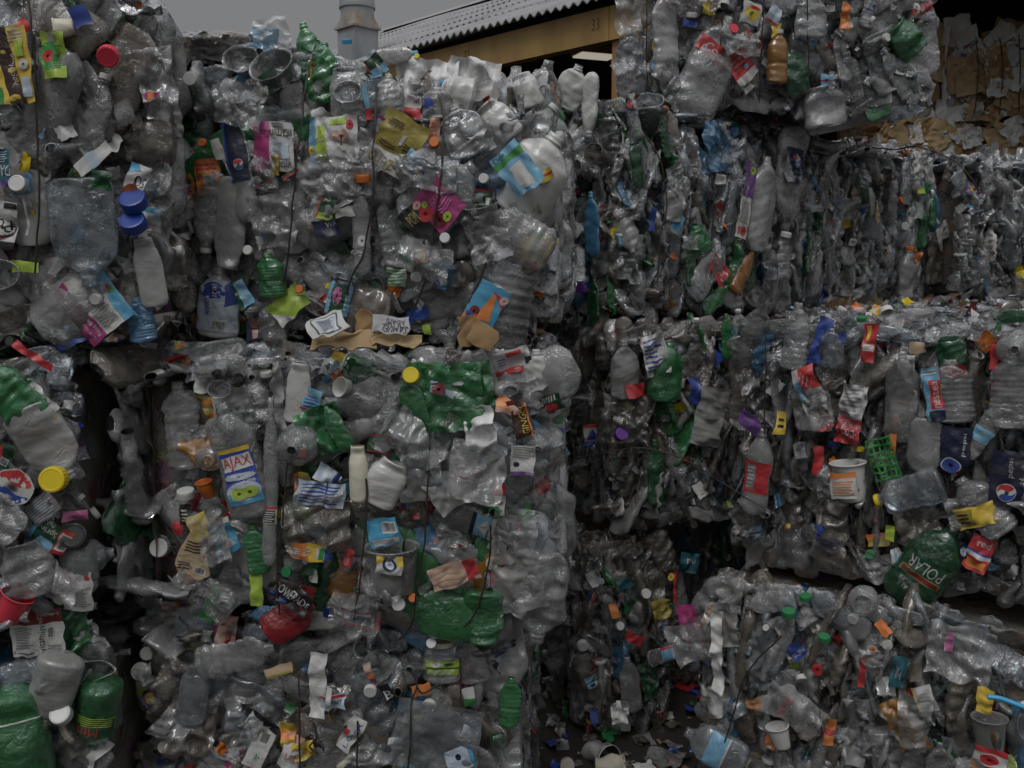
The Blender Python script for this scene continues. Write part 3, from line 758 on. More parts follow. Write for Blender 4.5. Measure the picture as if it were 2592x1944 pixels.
# front line of the shed from two eave points of the photo
Y1 = 11.2; ZE = z_at(133, Y1); Y2 = (ZE-CAMZ)/(ray(0, 0)[2]/ray(0, 0)[1])
E1 = np.array([x_at(1050, Y1, ZE), Y1, 0]); E2 = np.array([x_at(1560, Y2, ZE), Y2, 0])
se = unit(E2-E1); si = np.array([-se[1], se[0], 0])
if si[1] < 0: si = -si
S0, S1, SDEP = -7.2, 10.5, 9.0
def sp(s, i, z): return E1 + se*s + si*i + UP*z
RISE = math.tan(math.radians(24)); RUN = 4.6; OV = .12
shed = empty('storage_shed', tuple(sp(0, 0, 0)), 'open fronted shed with corrugated roof, tan fascia beam and dark interior', 'shed')
si_inv = -np.array(shed.location)
def shed_part(name, me): return link(name, me, shed)
# roof: courses of corrugated sheet, each lapping over the next lower one
mb = MB(); PIT = .118; nC = 5
per = 10; ns = int((S1-S0)/PIT*per); ss = np.linspace(S0, S1, ns)
wv = np.sin(ss/PIT*2*math.pi)*.020
for c in range(nC):
    i0 = -OV + (RUN+OV)*c/nC; i1 = -OV + (RUN+OV)*(c+1)/nC + .12
    rows = []
    for (i, dz) in ((i0, 0), (i0, .014), (i1, .014)):
        lift = .022*(1-(i-i0)/(i1-i0))
        for_r = [sp(s_, i, ZE + (i+OV)*RISE + w_ + dz + lift + .01*math.sin(s_*1.7+c)) + si_inv for s_, w_ in zip(ss, wv)]
        rows.append(np.array(for_r))
    mb.add(np.concatenate(rows), grid_quads(3, ns))
    und = [np.array([sp(s_, i, ZE + (i+OV)*RISE + w_ + .022*(1-(i-i0)/(i1-i0))) + si_inv for s_, w_ in zip(ss, wv)]) for i in (i0, i1)]
    mb.add(np.concatenate(und), grid_quads(2, ns))
ri = -OV + RUN + OV + .1
mb.add([sp(S0, ri, ZE+(ri+OV)*RISE+.03)+si_inv, sp(S1, ri, ZE+(ri+OV)*RISE+.03)+si_inv, sp(S1, ri*2, ZE)+si_inv, sp(S0, ri*2, ZE)+si_inv], [(0, 1, 2, 3)])
shed_part('roof', mb.mesh('roof', [m_roof], False))
rc = MB()   # ridge cap
rc.add([sp(S0, ri-.2, ZE+(ri-.2+OV)*RISE+.07)+si_inv, sp(S1, ri-.2, ZE+(ri-.2+OV)*RISE+.07)+si_inv, sp(S1, ri, ZE+(ri+OV)*RISE+.10)+si_inv, sp(S0, ri, ZE+(ri+OV)*RISE+.10)+si_inv,
        sp(S1, ri+.2, ZE+(ri-.2+OV)*RISE+.07)+si_inv, sp(S0, ri+.2, ZE+(ri-.2+OV)*RISE+.07)+si_inv], [(0, 1, 2, 3), (3, 2, 4, 5)])
shed_part('ridge_cap', rc.mesh('ridge_cap', [m_roof], False))
BH = .31; bt = ZE - .03
def s_at(px):      # place along the eave seen at a photo column
    lo, hi = -6.0, 6.0
    for _ in range(50):
        m_ = (lo+hi)/2; q = E1 + se*m_
        if 1296 + FPX*q[0]/(q[1]*CP - (ZE-.2-CAMZ)*SP) < px: lo = m_
        else: hi = m_
    return lo
JS = s_at(1538)
for a0, a1 in ((S0, JS-.004), (JS+.004, S1)):
    b1 = MB(); b1.box(sp(a0, .02, bt-BH)+si_inv, se*(a1-a0), si*.03, UP*BH); b1.box(sp(a0, .05, bt-BH)+si_inv, se*(a1-a0), si*.10, UP*.03); b1.box(sp(a0, .05, bt-.03)+si_inv, se*(a1-a0), si*.10, UP*.03)
    bm_ = shed_part('fascia_beam', b1.mesh('fascia_beam', [m_beam], False))
    for tx, px in ((("22", 1178),) if a0 == S0 else ()) + ((("33", 1504),) if a0 == S0 else ()):
        V, T = text_tris(tx); yy = 9.6 if px > 1400 else 10.8
        s0 = s_at(px)
        W3 = np.array([sp(s0+v[0]*.10-.05, .017, bt-BH*.62+v[1]*.11) for v in V]) + si_inv
        link('stencil', mesh_from('stencil', W3, None, T, [m_ink]), bm_)
for s_ in (JS+.01, JS-6.2, JS+5.5):
    if S0 < s_ < S1:
        pb = MB(); pb.box(sp(s_, .06, 0)+si_inv, se*.15, si*.012, UP*(bt-BH)); pb.box(sp(s_+.069, .072, 0)+si_inv, se*.012, si*.13, UP*(bt-BH)); pb.box(sp(s_, .202, 0)+si_inv, se*.15, si*.012, UP*(bt-BH))
        shed_part('post', pb.mesh('post', [m_post], False))
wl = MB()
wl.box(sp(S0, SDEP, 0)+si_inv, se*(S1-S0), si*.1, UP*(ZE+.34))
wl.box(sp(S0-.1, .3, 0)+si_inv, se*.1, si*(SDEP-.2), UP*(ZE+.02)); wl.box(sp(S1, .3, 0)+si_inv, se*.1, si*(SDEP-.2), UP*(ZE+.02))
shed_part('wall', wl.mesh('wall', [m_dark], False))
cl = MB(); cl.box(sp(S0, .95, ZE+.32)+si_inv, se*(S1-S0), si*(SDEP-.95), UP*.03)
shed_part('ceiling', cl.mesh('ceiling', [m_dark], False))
# lit strip lamp under the ceiling
LY = 11.0; lz = z_at(143, LY); LP = np.array([x_at(1506, LY, lz), LY, lz])
lamp = empty('strip_lamp', tuple(LP), 'lit rectangular ceiling lamp hanging in the dark shed opening', 'lamp')
d1 = unit(np.array([.93, .36, 0])); d2 = np.array([-d1[1], d1[0], 0])
lb = MB(); lb.box(-d1*.24-d2*.15+UP*.012, d1*.48, d2*.30, UP*.09); lb.box(-UP*0-UP*0-d1*.002, d1*.004, d2*.004, UP*.5)
link('housing', lb.mesh('housing', [m_beam], False), lamp)
me_, N_, L_ = newmat("lamp_glow"); em = N_.new("ShaderNodeEmission"); em.inputs[0].default_value = (1, .93, .74, 1); em.inputs[1].default_value = 0.6
oo = N_.new("ShaderNodeOutputMaterial"); L_.new(em.outputs[0], oo.inputs[0])
ld = MB(); ld.box(-d1*.22-d2*.13-UP*.008, d1*.44, d2*.26, UP*.018)
link('diffuser', ld.mesh('diffuser', [me_], False), lamp)

# galvanised flue
FY = 12.5; fz = lambda py: z_at(py, FY); fx = x_at(904, FY, 5)
m_galv = paint("weathered_galvanised_steel", (.36, .38, .40), (.24, .26, .28), .42, 3, (1, 1, .5))
m_rust = paint("rust_streaked_galvanised_steel", (.36, .35, .33), (.27, .19, .12), .6, 5, (1.5, 1.5, .6), (.42, .68))
kf = FY*CP/FPX
flue = empty('exhaust_flue', (fx, FY, 0), 'grey metal exhaust flue with rusty flared collar on a square box', 'flue')
def ring(r, z, n=40): return [(r*math.cos(t/n*2*math.pi), r*math.sin(t/n*2*math.pi), z) for t in range(n)]
R0 = 40*kf
def tubes(prof, n=40):
    V, Q = lathe(prof, n); return V, Q
V, Q = tubes([(R0*1.06, fz(22)), (R0*1.06, fz(-120)), (R0*.9, fz(-120))]); link('duct', mesh_from('duct', V, Q, mats=[m_galv]), flue)
V, Q = tubes([(R0*1.09, fz(23.5)), (R0*1.10, fz(22)), (R0*1.10, fz(15)), (R0*1.06, fz(14))]); link('clamp_ring', mesh_from('clamp_ring', V, Q, mats=[m_galv], smooth=False), flue)
V, Q = tubes([(R0*1.0, fz(38)), (R0*1.03, fz(23.5))]); link('lower_duct', mesh_from('lower_duct', V, Q, mats=[m_galv]), flue)
# flare from round to square (corner turned to the viewer)
hw = 56*kf; n = 48; t = np.arange(n)/n*2*math.pi
sq = np.stack([np.cos(t), np.sin(t)], -1); sqd = sq/(np.abs(sq[:, 0])+np.abs(sq[:, 1]))[:, None]*hw*1.03
rows = []
for q in np.linspace(0, 1, 7):
    rr = sq*R0*1.0*(1-q**1.6) + sqd*q**1.6; rows.append(np.concatenate([rr, np.full((n, 1), fz(38)+(fz(72)-fz(38))*q)], 1))
rows.append(np.concatenate([sqd*1.0, np.full((n, 1), fz(77))], 1)); rows.append(np.concatenate([sqd*.93, np.full((n, 1), fz(77.5))], 1))
link('flared_collar', mesh_from('flared_collar', np.concatenate(rows), grid_quads(len(rows), n, True), mats=[m_rust], smooth=False), flue)
hb = 50*kf*1.0; bx = MB(); V4 = [(hb, 0), (0, hb), (-hb, 0), (0, -hb)]
bx.add([(x, y, z) for z in (0, fz(77)) for x, y in V4], [(0, 1, 5, 4), (1, 2, 6, 5), (2, 3, 7, 6), (3, 0, 4, 7)])
link('square_box', bx.mesh('square_box', [m_galv], False), flue)
# ------------------------------------------------------------------ the bales
def XY(px, Y, z=1.4): return (x_at(px, Y, z), Y)
def along(p, deg, L): return (p[0]+math.cos(math.radians(deg))*L, p[1]+math.sin(math.radians(deg))*L)
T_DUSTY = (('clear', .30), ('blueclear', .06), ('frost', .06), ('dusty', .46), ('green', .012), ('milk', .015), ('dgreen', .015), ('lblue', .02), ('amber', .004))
bA = Bale(XY(-560, 2.30, 2), XY(385, 2.30, 2), 1.57, 2.44, 1.0, 'topmost bale at far left edge, holding the yellow and brown chocolate drink label', 31, bulge=.02)
bE = Bale(XY(-800, 2.14, 1.2), XY(192, 2.20, 1.2), .77, 1.505, 1.0, 'middle bale at far left edge, holding the white jug with a yellow cap', 2, rr=.04)
bF = Bale(XY(-800, 2.10, .4), XY(262, 2.16, .4), .0, .745, 1.0, 'lowest bale at far left edge, holding two upright green soda bottles', 3, rr=.05)
bB = Bale(XY(430, 2.58, 1.9), XY(1385, 2.46, 1.9), 1.535, 2.405, 1.0, 'tall bale below the metal flue, wires splayed, big juice bottle at its lower corner', 4, ztr=2.115, bulge=.035, rl=.05, rr=.03, rt=.05)
bC = Bale(XY(272, 2.34, 1.1), XY(1400, 2.26, 1.1), .775, 1.495, 1.0, 'wide bale with the flattened green bottle and the blue spray cleaner label', 5, rl=.20, bulge=.02, rr=.02, rt=.05)
bD = Bale(XY(320, 2.36, .5), XY(1305, 2.30, .5), .0, .765, 1.0, 'ground bale under the wide bale, holding a large clear blister pack', 6, rl=.08, rr=.02)
cH = XY(1598, 3.2, 1.9)
bH1 = Bale(cH, along(cH, 43, 1.56), 1.545, 2.315, .95, 'bale with a navy cola label and tall white label, one bale stacked on top', 7, bulge=.02, rnd=.05, ztr=2.27, rt=.17)
h2 = along(cH, 43, 1.60); bH2 = Bale(h2, along(h2, 42, 1.25), 1.54, 2.30, .95, 'receding bale of clear bottles behind the end of a rusty trailing wire', 8, ztr=2.27, rt=.14)
cG = XY(1636, 3.5, 2.7)
bG = Bale(cG, along(cG, 16, 1.30), 2.30, 3.2, .95, 'topmost bale beside the shed post, red cola wrapper across its front', 9, rnd=.04, skew=.46)
cI = XY(1548, 3.12, 1.1)
bI1 = Bale(cI, along(cI, 16, .75), .80, 1.525, .95, 'dark bale in the shaded recess, green bottle with a torn white label', 10)
pI = XY(1832, 3.02, 1.1)
bI2 = Bale(pI, along(pI, -32, 1.55), .745, 1.545, .95, 'bale with the dark green ginger ale bottle and yellow capped bottle', 11, bulge=.02, rnd=.035)
pI4 = (1.93, 3.46); bI4 = Bale(pI4, along(pI4, 42, 1.5), .78, 1.53, .9, 'middle layer bale behind, only its littered flat top showing', 12)
cJ = XY(1478, 3.14, .4)
bJ = Bale(cJ, along(cJ, 14, .36), .0, .745, .9, 'narrow dirty ground bale beside the black gap at the yard floor', 13)
pJ2 = XY(1590, 3.55, .4); bJ2 = Bale(pJ2, along(pJ2, 3, .62), .0, .74, .7, 'ground bale deep in the black gap behind the white cup on the ground', 16)
pK = XY(1752, 2.84, .4)
bK = Bale(pK, along(pK, -27, 1.5), .0, .75, .95, 'ground bale with a crumpled white cup and torn white paper strip', 14, bulge=.02, rnd=.03, ztr=.72)
pH3 = XY(2432, 4.55, 1.9); bH3 = Bale(pH3, along(pH3, 8, 1.4), 1.54, 2.25, .95, 'bale at the far right end of the row, in front of the brown paper bales', 15, rt=.12)
bR = [Bale((-2.35, 3.72), (-.55, 3.66), z0, z1, .9, lab, 30+k) for k, (z0, z1, lab) in enumerate(((.0, .755, 'lowest bale of the rear stack, glimpsed in the black gap beside the upright green bottles'),
      (.77, 1.50, 'middle bale of the rear stack, glimpsed in the black gap beside the yellow jug cap'), (1.515, 2.16, 'upper bale of the rear stack, glimpsed in the gap beside the two blue caps')))]
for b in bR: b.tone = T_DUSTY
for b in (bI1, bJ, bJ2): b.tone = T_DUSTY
bA.tone = (('clear', .66), ('blueclear', .14), ('frost', .08), ('dusty', .12))
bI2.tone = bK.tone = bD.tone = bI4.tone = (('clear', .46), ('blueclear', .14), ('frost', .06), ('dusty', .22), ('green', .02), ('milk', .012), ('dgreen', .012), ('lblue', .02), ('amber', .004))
# ------------------------------------------------------------------ things one recognises in the photograph, on their bales
R_ = lambda c: ('r', 0, 0, 1, 1, c)
def S(b, px, py, L, W, rot, *d, cr=.55, bend=0.0, out=.032, face='front', label=None, tilt=0):      # printed scrap
    return hero(b, 'sheet', px, py, L, W, rot, design=[R_(d[0])]+list(d[1:]) if isinstance(d[0], str) else list(d), crumple=cr, bend=bend, out=out, face=face, label=label, tilt=tilt)
def F(b, px, py, L, W, rot, mat='clear', cr=1.2, out=.025, face='front', bend=0.0): return hero(b, 'film', px, py, L, W, rot, mat, crumple=cr, out=out, face=face, bend=bend)
def B(b, kind, px, py, L, W, rot, mat='clear', cap=None, d=None, **k): return hero(b, kind, px, py, L, W, rot, mat, cap, [R_(d[0])]+list(d[1:]) if d else None, **k)
def K(b, px, py, W, mat, rot=0, end=True, tilt=.25, out=.03, face='front'): return hero(b, 'cap', px, py, W, W, rot, mat, end=end, tilt=tilt, out=out, face=face)
def U(b, px, py, L, W, rot, mat, end=False, tilt=.3, out=.02, face='front', cr=.8): return hero(b, 'cup', px, py, L, W, rot, mat, end=end, tilt=tilt, out=out, face=face, crumple=cr)
# --- A
S(bA, 48, 178, 185, 118, 4, 'ye', ('r', 0, 0, .32, .22, 'gn'), ('e', .12, .3, .12, .08, 'pk'), ('e', .1, .5, .1, .07, 'red'), ('p', [(.26, 1), (.56, 1), (.84, 0), (.46, 0)], 'br'), ('t', 'Chocolate', .56, .16, .68, .66, 90, 'wh'), ('t', 'MILK', .69, .24, .73, .5, 90, 'ye'), ('r', .8, .08, .98, .34, 'pb'), ('e', .86, .5, .09, .07, 'wh'), ('r', .72, .6, .9, .8, 'lime'), ('ln', .62, .8, .95, .98, 4, 'wh'), cr=.3, out=.05, label='yellow printed drink label with brown band')
S(bA, 160, 151, 112, 60, 0, 'lime', ('e', .3, .5, .42, .3, 'gn'), ('e', .25, .5, .24, .13, 'red'), ('r', .3, .8, .62, .97, 'wh'), ('ln', .5, .2, .9, .75, 9, 'gn'), bend=.18, out=.05)
S(bA, 120, 140, 78, 26, 0, 'silver', ('t', 'apple', .2, .05, .8, .95, 90, 'bk'))
K(bA, 284, 143, 52, 'pinkred', tilt=-.5, rot=20)
F(bA, 392, 205, 165, 92, 8); S(bA, 388, 243, 24, 74, 1, 'wh', ('r', .03, .1, .26, .9, 'mag'), ('r', .29, .1, .52, .9, 'org'), ('r', .55, .1, .77, .9, 'mag'), ('r', .79, .1, .98, .9, 'bk'))
U(bA, 172, 75, 46, 54, 100, 'cream', tilt=.2); S(bA, 214, 48, 46, 44, 20, 'blue', bend=.2); S(bA, 75, 70, 26, 40, -40, 'red')
S(bA, 25, 430, 98, 54, 0, 'teal', ('r', 0, 0, 1, .18, 'pur'), ('t', 'DA', .45, .3, .98, .58, 180, 'wh'), ('ln', .1, .65, .9, .95, 5, 'pb'))
S(bA, 27, 570, 118, 66, -10, 'wh', ('r', 0, 0, 1, .16, 'bk'), ('e', .5, .42, .46, .2, 'bk'), ('e', .5, .44, .42, .17, 'wh'), ('t', 'Pol', .1, .36, .85, .62, 180, 'bk'), ('e', .4, .25, .3, .04, 'dred'), ('r', .55, .86, 1, .98, 'bk'))
S(bA, 242, 456, 48, 112, -8, 'dgr', ('t', 'LIPE', .1, .55, .35, .85, 180, 'lime'), ('ln', .6, .1, .95, .3, 2, 'gn'))
S(bA, 250, 405, 36, 100, 38, 'wh', ('r', .3, 0, .6, 1, 'pb')); S(bA, 352, 452, 66, 50, -22, 'wh', ('t', '50', .3, .2, .95, .62, 180, 'navy'), ('p', [(0, .6), (.5, .8), (.3, 1), (0, 1)], 'cy'))
S(bA, 338, 490, 38, 40, 10, 'org', cr=.8)
for y in (520, 574): K(bA, 345, y, 64, 'blue', tilt=.9)
K(bA, 340, 552, 24, 'pinkred'); K(bA, 72, 472, 42, 'white'); S(bA, 83, 545, 100, 6, 0, 'silver')
B(bA, 'jug', 222, 590, 270, 170, 182, 'blueclear', flat=.3, crumple=.35)
S(bA, 236, 770, 165, 150, 37, 'wh', ('r', 0, 0, .36, 1, 'mag'), ('bar', .06, .62, .4, .86), ('t', 'Cranberry', .1, .06, .2, .5, 90, 'wh'), ('t', 'Raspberry', .22, .06, .32, .5, 90, 'wh'), ('ln', .42, .1, .74, .58, 10, 'gr'), ('r', .78, 0, 1, 1, 'cy'), ('e', .86, .55, .07, .07, 'red'), ('e', .93, .5, .05, .05, 'gn'), cr=.3, bend=.12, label='magenta and white juice label')
B(bA, 'big', 190, 770, 240, 150, -52, 'clear', flat=.6, crumple=.3, out=0); S(bA, 180, 862, 22, 90, 22, 'blue'); S(bA, 232, 850, 26, 60, 15, 'dred')
S(bA, 76, 676, 30, 66, -4, 'lime', bend=.2); U(bA, 22, 705, 70, 105, 0, 'clear', True)
B(bA, 'jar', 374, 690, 175, 72, 8, 'frost', flat=.3, crumple=.3); B(bA, 'water', 345, 812, 115, 72, 8, 'lblue', flat=.5)
# --- E
B(bE, 'big', 18, 1000, 190, 120, 35, 'green', crumple=1.3); S(bE, 62, 905, 110, 22, 52, 'red', cr=.8)
S(bE, 88, 1020, 95, 60, 40, 'wh', ('ln', .1, .1, .9, .9, 9, 'gr')); S(bE, 96, 1078, 42, 92, 28, 'ye', ('t', 'NESTLE', .1, .55, .5, .8, 180, 'bk'), ('r', .6, .1, .95, .5, 'bk'), ('r', .63, .14, .92, .46, 'ye'), ('ln', .1, .1, .5, .4, 2, 'bk'))
B(bE, 'jug', 110, 1130, 215, 140, -150, 'frost', flat=.45, crumple=.4, label='white milk jug'); K(bE, 156, 1204, 64, 'yellow', tilt=.15, out=.10)
S(bE, 18, 1150, 70, 36, -25, 'dgr', ('r', .1, .1, .3, .9, 'red'), ('bar', .3, .1, .8, .4))
hero(bE, 'sheet', 42, 1228, 82, 92, 12, design=[('globe', .5, .5, .043, -.35)], crumple=.3, out=.035)
S(bE, 28, 1306, 52, 58, 10, 'wh', ('r', .78, 0, 1, 1, 'lime'), ('ln', .1, .2, .7, .8, 4, 'dgr'))
S(bE, 102, 1290, 60, 80, 35, 'gr', ('ln', .05, .05, .95, .95, 8, 'pb')); hero(bE, 'sheet', 123, 1272, 14, 14, 10, design=[('globe', .5, .5, .0062, 0)], crumple=.2, out=.045)
S(bE, 122, 1360, 72, 105, -34, 'dgr', ('r', 0, .0, .12, 1, 'cy'), ('p', [(.2, 0), (.8, 0), (.6, .25), (.3, .3)], 'lb'), ('t', 'Spring', .12, .45, .62, .78, 180, 'wh'), ('t', 'Poland', .1, .78, .45, .97, 180, 'wh'), ('r', .68, .0, 1, 1, 'red'), ('bar', .72, .15, .98, .85), cr=.35, bend=.12)
S(bE, 175, 1318, 28, 66, 0, 'pink', cr=.9); K(bE, 178, 1375, 66, 'blackh', tilt=.5)
U(bE, 40, 1528, 84, 84, -30, 'pinkred', tilt=.2, cr=.5, out=.04); S(bE, 10, 1490, 40, 30, 10, 'blue')
S(bE, 82, 1610, 122, 138, 3, 'wh', ('r', 0, .7, 1, 1, 'dred'), ('t', 'vitamin', .53, .06, .67, .67, 90, 'bk'), ('t', 'water', .53, .71, .65, .98, 90, 'pk'), ('ln', .1, .2, .45, .66, 9, 'gr'), ('bar', .74, .38, .86, .6), ('t', 'power-c', .7, .86, .97, .94, 0, 'wh'), ('ln', .7, .1, .95, .25, 2, 'gr'), ('ln', .12, .06, .44, .12, 1, 'bk'), ('e', .06, .13, .03, .035, 'gr'), cr=.25, bend=.1, label='white and dark red drink label')
S(bE, 178, 1512, 105, 74, -2, 'wh', ('p', [(0, .72), (.1, .7), (.22, 1), (.08, 1)], 'red'), ('t', 'SWEET', .25, .82, .7, .9, 0, 'bk'), ('t', 'leaf', .25, .7, .5, .79, 0, 'red'), ('e', .85, .86, .1, .06, 'red'), ('ln', .2, .1, .95, .6, 9, 'gr'), bend=.14, cr=.3)
F(bE, 158, 1625, 170, 88, 12, 'green', 1.6); B(bE, 'jar', 70, 1440, 140, 130, 10, 'clear', flat=.5); B(bE, 'jar', 170, 1440, 120, 95, 4, 'clear', flat=.6, crumple=.3, out=.0)
# --- F
B(bF, 'big', 15, 1950, 420, 205, 182, 'green', flat=.9, crumple=.3, out=-.02, d=('wh',), lr=(.17, .178), lw=.97, label='large green bottle standing base up')
B(bF, 'big', 215, 1845, 200, 108, 168, 'green', flat=.85, crumple=.3, d=('dgr', ('ln', .05, .1, .95, .5, 4, 'lime'), ('t', 'Mtn', .3, .5, .8, .95, 60, 'red'), ('r', 0, 0, 1, .06, 'lime')), lr=(.45, .72), out=0)
B(bF, 'jug', 120, 1760, 190, 120, 162, 'frost', flat=.6, crumple=.4); K(bF, 150, 1822, 52, 'white', tilt=.9)
# --- B
B(bB, 'soda', 762, 120, 170, 66, 14, 'green', crumple=1.8); B(bB, 'big', 805, 175, 150, 80, -8, 'green', crumple=1.8); S(bB, 783, 172, 40, 22, 0, 'ye', cr=1)
U(bB, 600, 150, 40, 95, 0, 'clear', True); F(bB, 660, 80, 110, 95, 10, 'clear'); F(bB, 640, 90, 70, 70, -10, 'lblue')
U(bB, 690, 175, 60, 120, 20, 'clear', True, .5); B(bB, 'jar', 880, 250, 150, 92, 4, 'clear', flat=.4, crumple=.4); U(bB, 888, 238, 20, 72, 0, 'clear', True, .1, .05)
F(bB, 1060, 190, 115, 165, -6, 'whitefilm', 1.6, .03); F(bB, 1185, 185, 100, 140, -10, 'whitefilm', 1.4, .03); B(bB, 'jar', 1318, 205, 95, 76, 20, 'milk', flat=.7, crumple=.7, out=-.02)
B(bB, 'jar', 1150, 235, 80, 110, 80, 'milk', flat=.7); B(bB, 'jar', 1258, 300, 110, 80, 40, 'milk', flat=.6, crumple=.7); B(bB, 'jug', 1100, 250, 90, 80, 0, 'frost')
B(bB, 'jug', 980, 240, 110, 80, 0, 'frost', crumple=1.2)
S(bB, 1045, 272, 58, 42, -6, 'wh', ('r', 0, 0, 1, .5, 'red'), ('t', 'JK', .45, .7, .9, .95, 180, 'bk')); S(bB, 1080, 258, 26, 24, 10, 'blue')
S(bB, 945, 165, 100, 44, 38, 'dgr', ('r', 0, .4, 1, .6, 'lb'), ('p', [(.3, .3), (.6, .5), (.5, .75)], 'wh'), ('r', .55, .12, .9, .3, 'ye'), ('r', 0, 0, .06, 1, 'red'), ('r', .0, .9, 1, 1, 'pb'))
S(bB, 930, 260, 90, 14, 8, 'lb', ('r', 0, 0, 1, .3, 'red')); K(bB, 858, 95, 26, 'sky', end=False); B(bB, 'water', 985, 125, 110, 42, -85, 'frost', 'sky'); K(bB, 1040, 128, 14, 'yellow')
S(bB, 1103, 340, 75, 28, -4, 'pk', ('ln', 0, .0, 1, 1, 9, 'org'), bend=.3); K(bB, 1104, 365, 26, 'orange')
S(bB, 702, 374, 124, 106, 180, 'wh', ('r', .58, 0, 1, 1, 'mag'), ('r', .58, 0, 1, .16, 'pink'), ('t', 'vitamin', .03, .14, .57, .33, 0, 'bk'), ('t', 'water', .585, .17, .95, .33, 0, 'pink'), ('t', 'vitamin', .05, .8, .57, .98, 0, 'bk'), ('t', 'water', .585, .83, .95, .97, 0, 'pink'), ('r', .1, .38, .52, .74, 'pb'), ('ln', .28, .4, .54, .74, 9, 'gr'), ('r', .26, .02, .5, .1, 'gr'), cr=.3, bend=.08, label='pink and white drink label, upside down')
S(bB, 852, 360, 122, 132, 3, 'wh', ('r', 0, 0, .16, 1, 'lb'), ('p', [(.16, .1), (.42, .1), (.34, .85), (.2, .8)], 'lime'), ('e', .06, .35, .07, .09, 'ye'), ('r', .48, .82, .82, .95, 'lime'), ('e', .88, .8, .06, .1, 'red'), ('e', .68, .6, .17, .13, 'pk'), ('r', .66, .35, .685, .6, 'br'), ('e', .72, .25, .2, .14, 'silver'), cr=.7, bend=.1); F(bB, 930, 400, 80, 36, -20, 'blueclear')
S(bB, 1012, 372, 146, 122, 151, 'gold', ('r', 0, .66, 1, 1, 'wh'), ('t', 'zero', .38, .76, .93, .93, 0, 'gold'), ('t', 'zero', .03, .74, .2, .9, 0, 'gold'), ('t', 'vitaminwater', .45, .945, .9, .985, 0, 'bk'), ('r', .4, .3, .47, .48, 'silver'), ('ln', .2, .42, .38, .6, 4, 'br'), ('ln', .55, .1, .9, .25, 4, 'br'), ('ln', .5, .5, .9, .6, 2, 'br'), cr=.25)
S(bB, 980, 325, 44, 40, -10, 'pb', ('r', 0, .85, 1, 1, 'mag'), ('r', 0, 0, 1, .15, 'mag'))
S(bB, 1062, 424, 66, 58, -24, 'cy', ('t', 'NEST', .3, .68, .95, .9, 0, 'wh'), ('e', .68, .3, .2, .26, 'ye'), ('p', [(0, 0), (.6, 0), (.2, .2)], 'wh'))
S(bB, 1100, 538, 108, 146, 45, 'mag', ('r', 0, 0, .36, 1, 'bk'), ('t', 'POM', .08, .55, .3, .85, 60, 'gold'), ('e', .42, .55, .13, .17, 'red'), ('e', .5, .25, .12, .16, 'dred'), ('e', .52, .7, .06, .08, 'lime'), ('e', .64, .18, .08, .1, 'lime'), ('e', .4, .84, .08, .1, 'pk'), ('t', 'grape', .6, .55, .95, .72, 0, 'pink'), ('ln', .6, .3, .95, .5, 3, 'pink'), cr=.3, label='magenta fruit label with black end')
B(bB, 'big', 1120, 500, 230, 150, -48, 'clear', flat=.35, crumple=.3, out=.005)
S(bB, 1222, 500, 42, 52, -8, 'dgr', ('r', 0, .85, 1, 1, 'red'), ('r', .1, .2, .5, .7, 'gr'), ('r', .7, .1, .9, .5, 'wh')); K(bB, 933, 463, 38, 'orange', end=False)
B(bB, 'water', 925, 582, 225, 46, 0, 'clear', crumple=.4, d=('gr', ('e', .6, .5, .3, .4, 'wh')), lr=(.3, .45), flat=.5); S(bB, 888, 540, 22, 56, 6, 'wh', bend=.2)
S(bB, 840, 528, 62, 40, -18, 'dgr', ('r', 0, 0, 1, .3, 'lime'), ('t', '50', .3, .7, .7, .9, 0, 'wh'), ('r', 0, 0, .08, 1, 'red')); S(bB, 838, 578, 42, 62, 10, 'navy', ('t', 'WA', .5, .5, .95, .85, 20, 'wh'))
B(bB, 'soda', 610, 415, 300, 66, 9, 'clear', d=('navy', ('globe', .55, .28, .0135, .4), ('r', 0, 0, .1, 1, 'blue')), lr=(.35, .85), lw=.85, crumple=.5, flat=.4)
S(bB, 522, 448, 88, 68, 6, 'org', ('bar', .38, .2, .9, .6), ('ln', .1, .7, .9, .92, 2, 'red'), bend=.14); S(bB, 466, 480, 84, 30, -6, 'org', ('t', 'FA', .2, .3, .8, .75, 60, 'blue'), bend=.4); K(bB, 510, 362, 22, 'orange')
S(bB, 552, 378, 52, 26, 12, 'wh', bend=.5, cr=.2); S(bB, 580, 425, 80, 9, 18, 'silver')
B(bB, 'water', 520, 535, 205, 78, 172, 'clear', 'white', crumple=.8); B(bB, 'jar', 585, 565, 230, 82, 172, 'frost', flat=.3, crumple=.3); K(bB, 637, 635, 24, 'white')
B(bB, 'jug', 545, 768, 180, 112, -6, 'frost', flat=.45, crumple=.4, d=('pb', ('e', .4, .8, .36, .17, 'blue'), ('t', 'Natural', .36, .3, .52, .92, 90, 'wh'), ('t', 'water', .2, .3, .34, .66, 90, 'blue'), ('p', [(.7, .5), (1, .6), (1, 1), (.75, .9)], 'blue'), ('bar', .4, .04, .74, .22)), lr=(.1, .82), lw=.95, label='pale blue and white printed bottle')
B(bB, 'water', 693, 697, 112, 70, 4, 'green', crumple=.7, flat=.6); S(bB, 735, 770, 66, 100, 42, 'lime', ('p', [(0, 0), (.5, 0), (0, .6)], 'wh')); K(bB, 768, 732, 20, 'orange')
B(bB, 'water', 868, 748, 118, 66, -14, 'clear', crumple=.4, flat=.6, d=('lb', ('r', .2, 0, .8, .85, 'dgr'), ('e', .45, .5, .2, .25, 'pink'), ('t', 'Spring', .75, .1, .92, .7, 90, 'wh'), ('r', 0, .86, 1, 1, 'wh'), ('ln', .1, .88, .9, .98, 1, 'bk')), lr=(.1, .9), lw=.9)
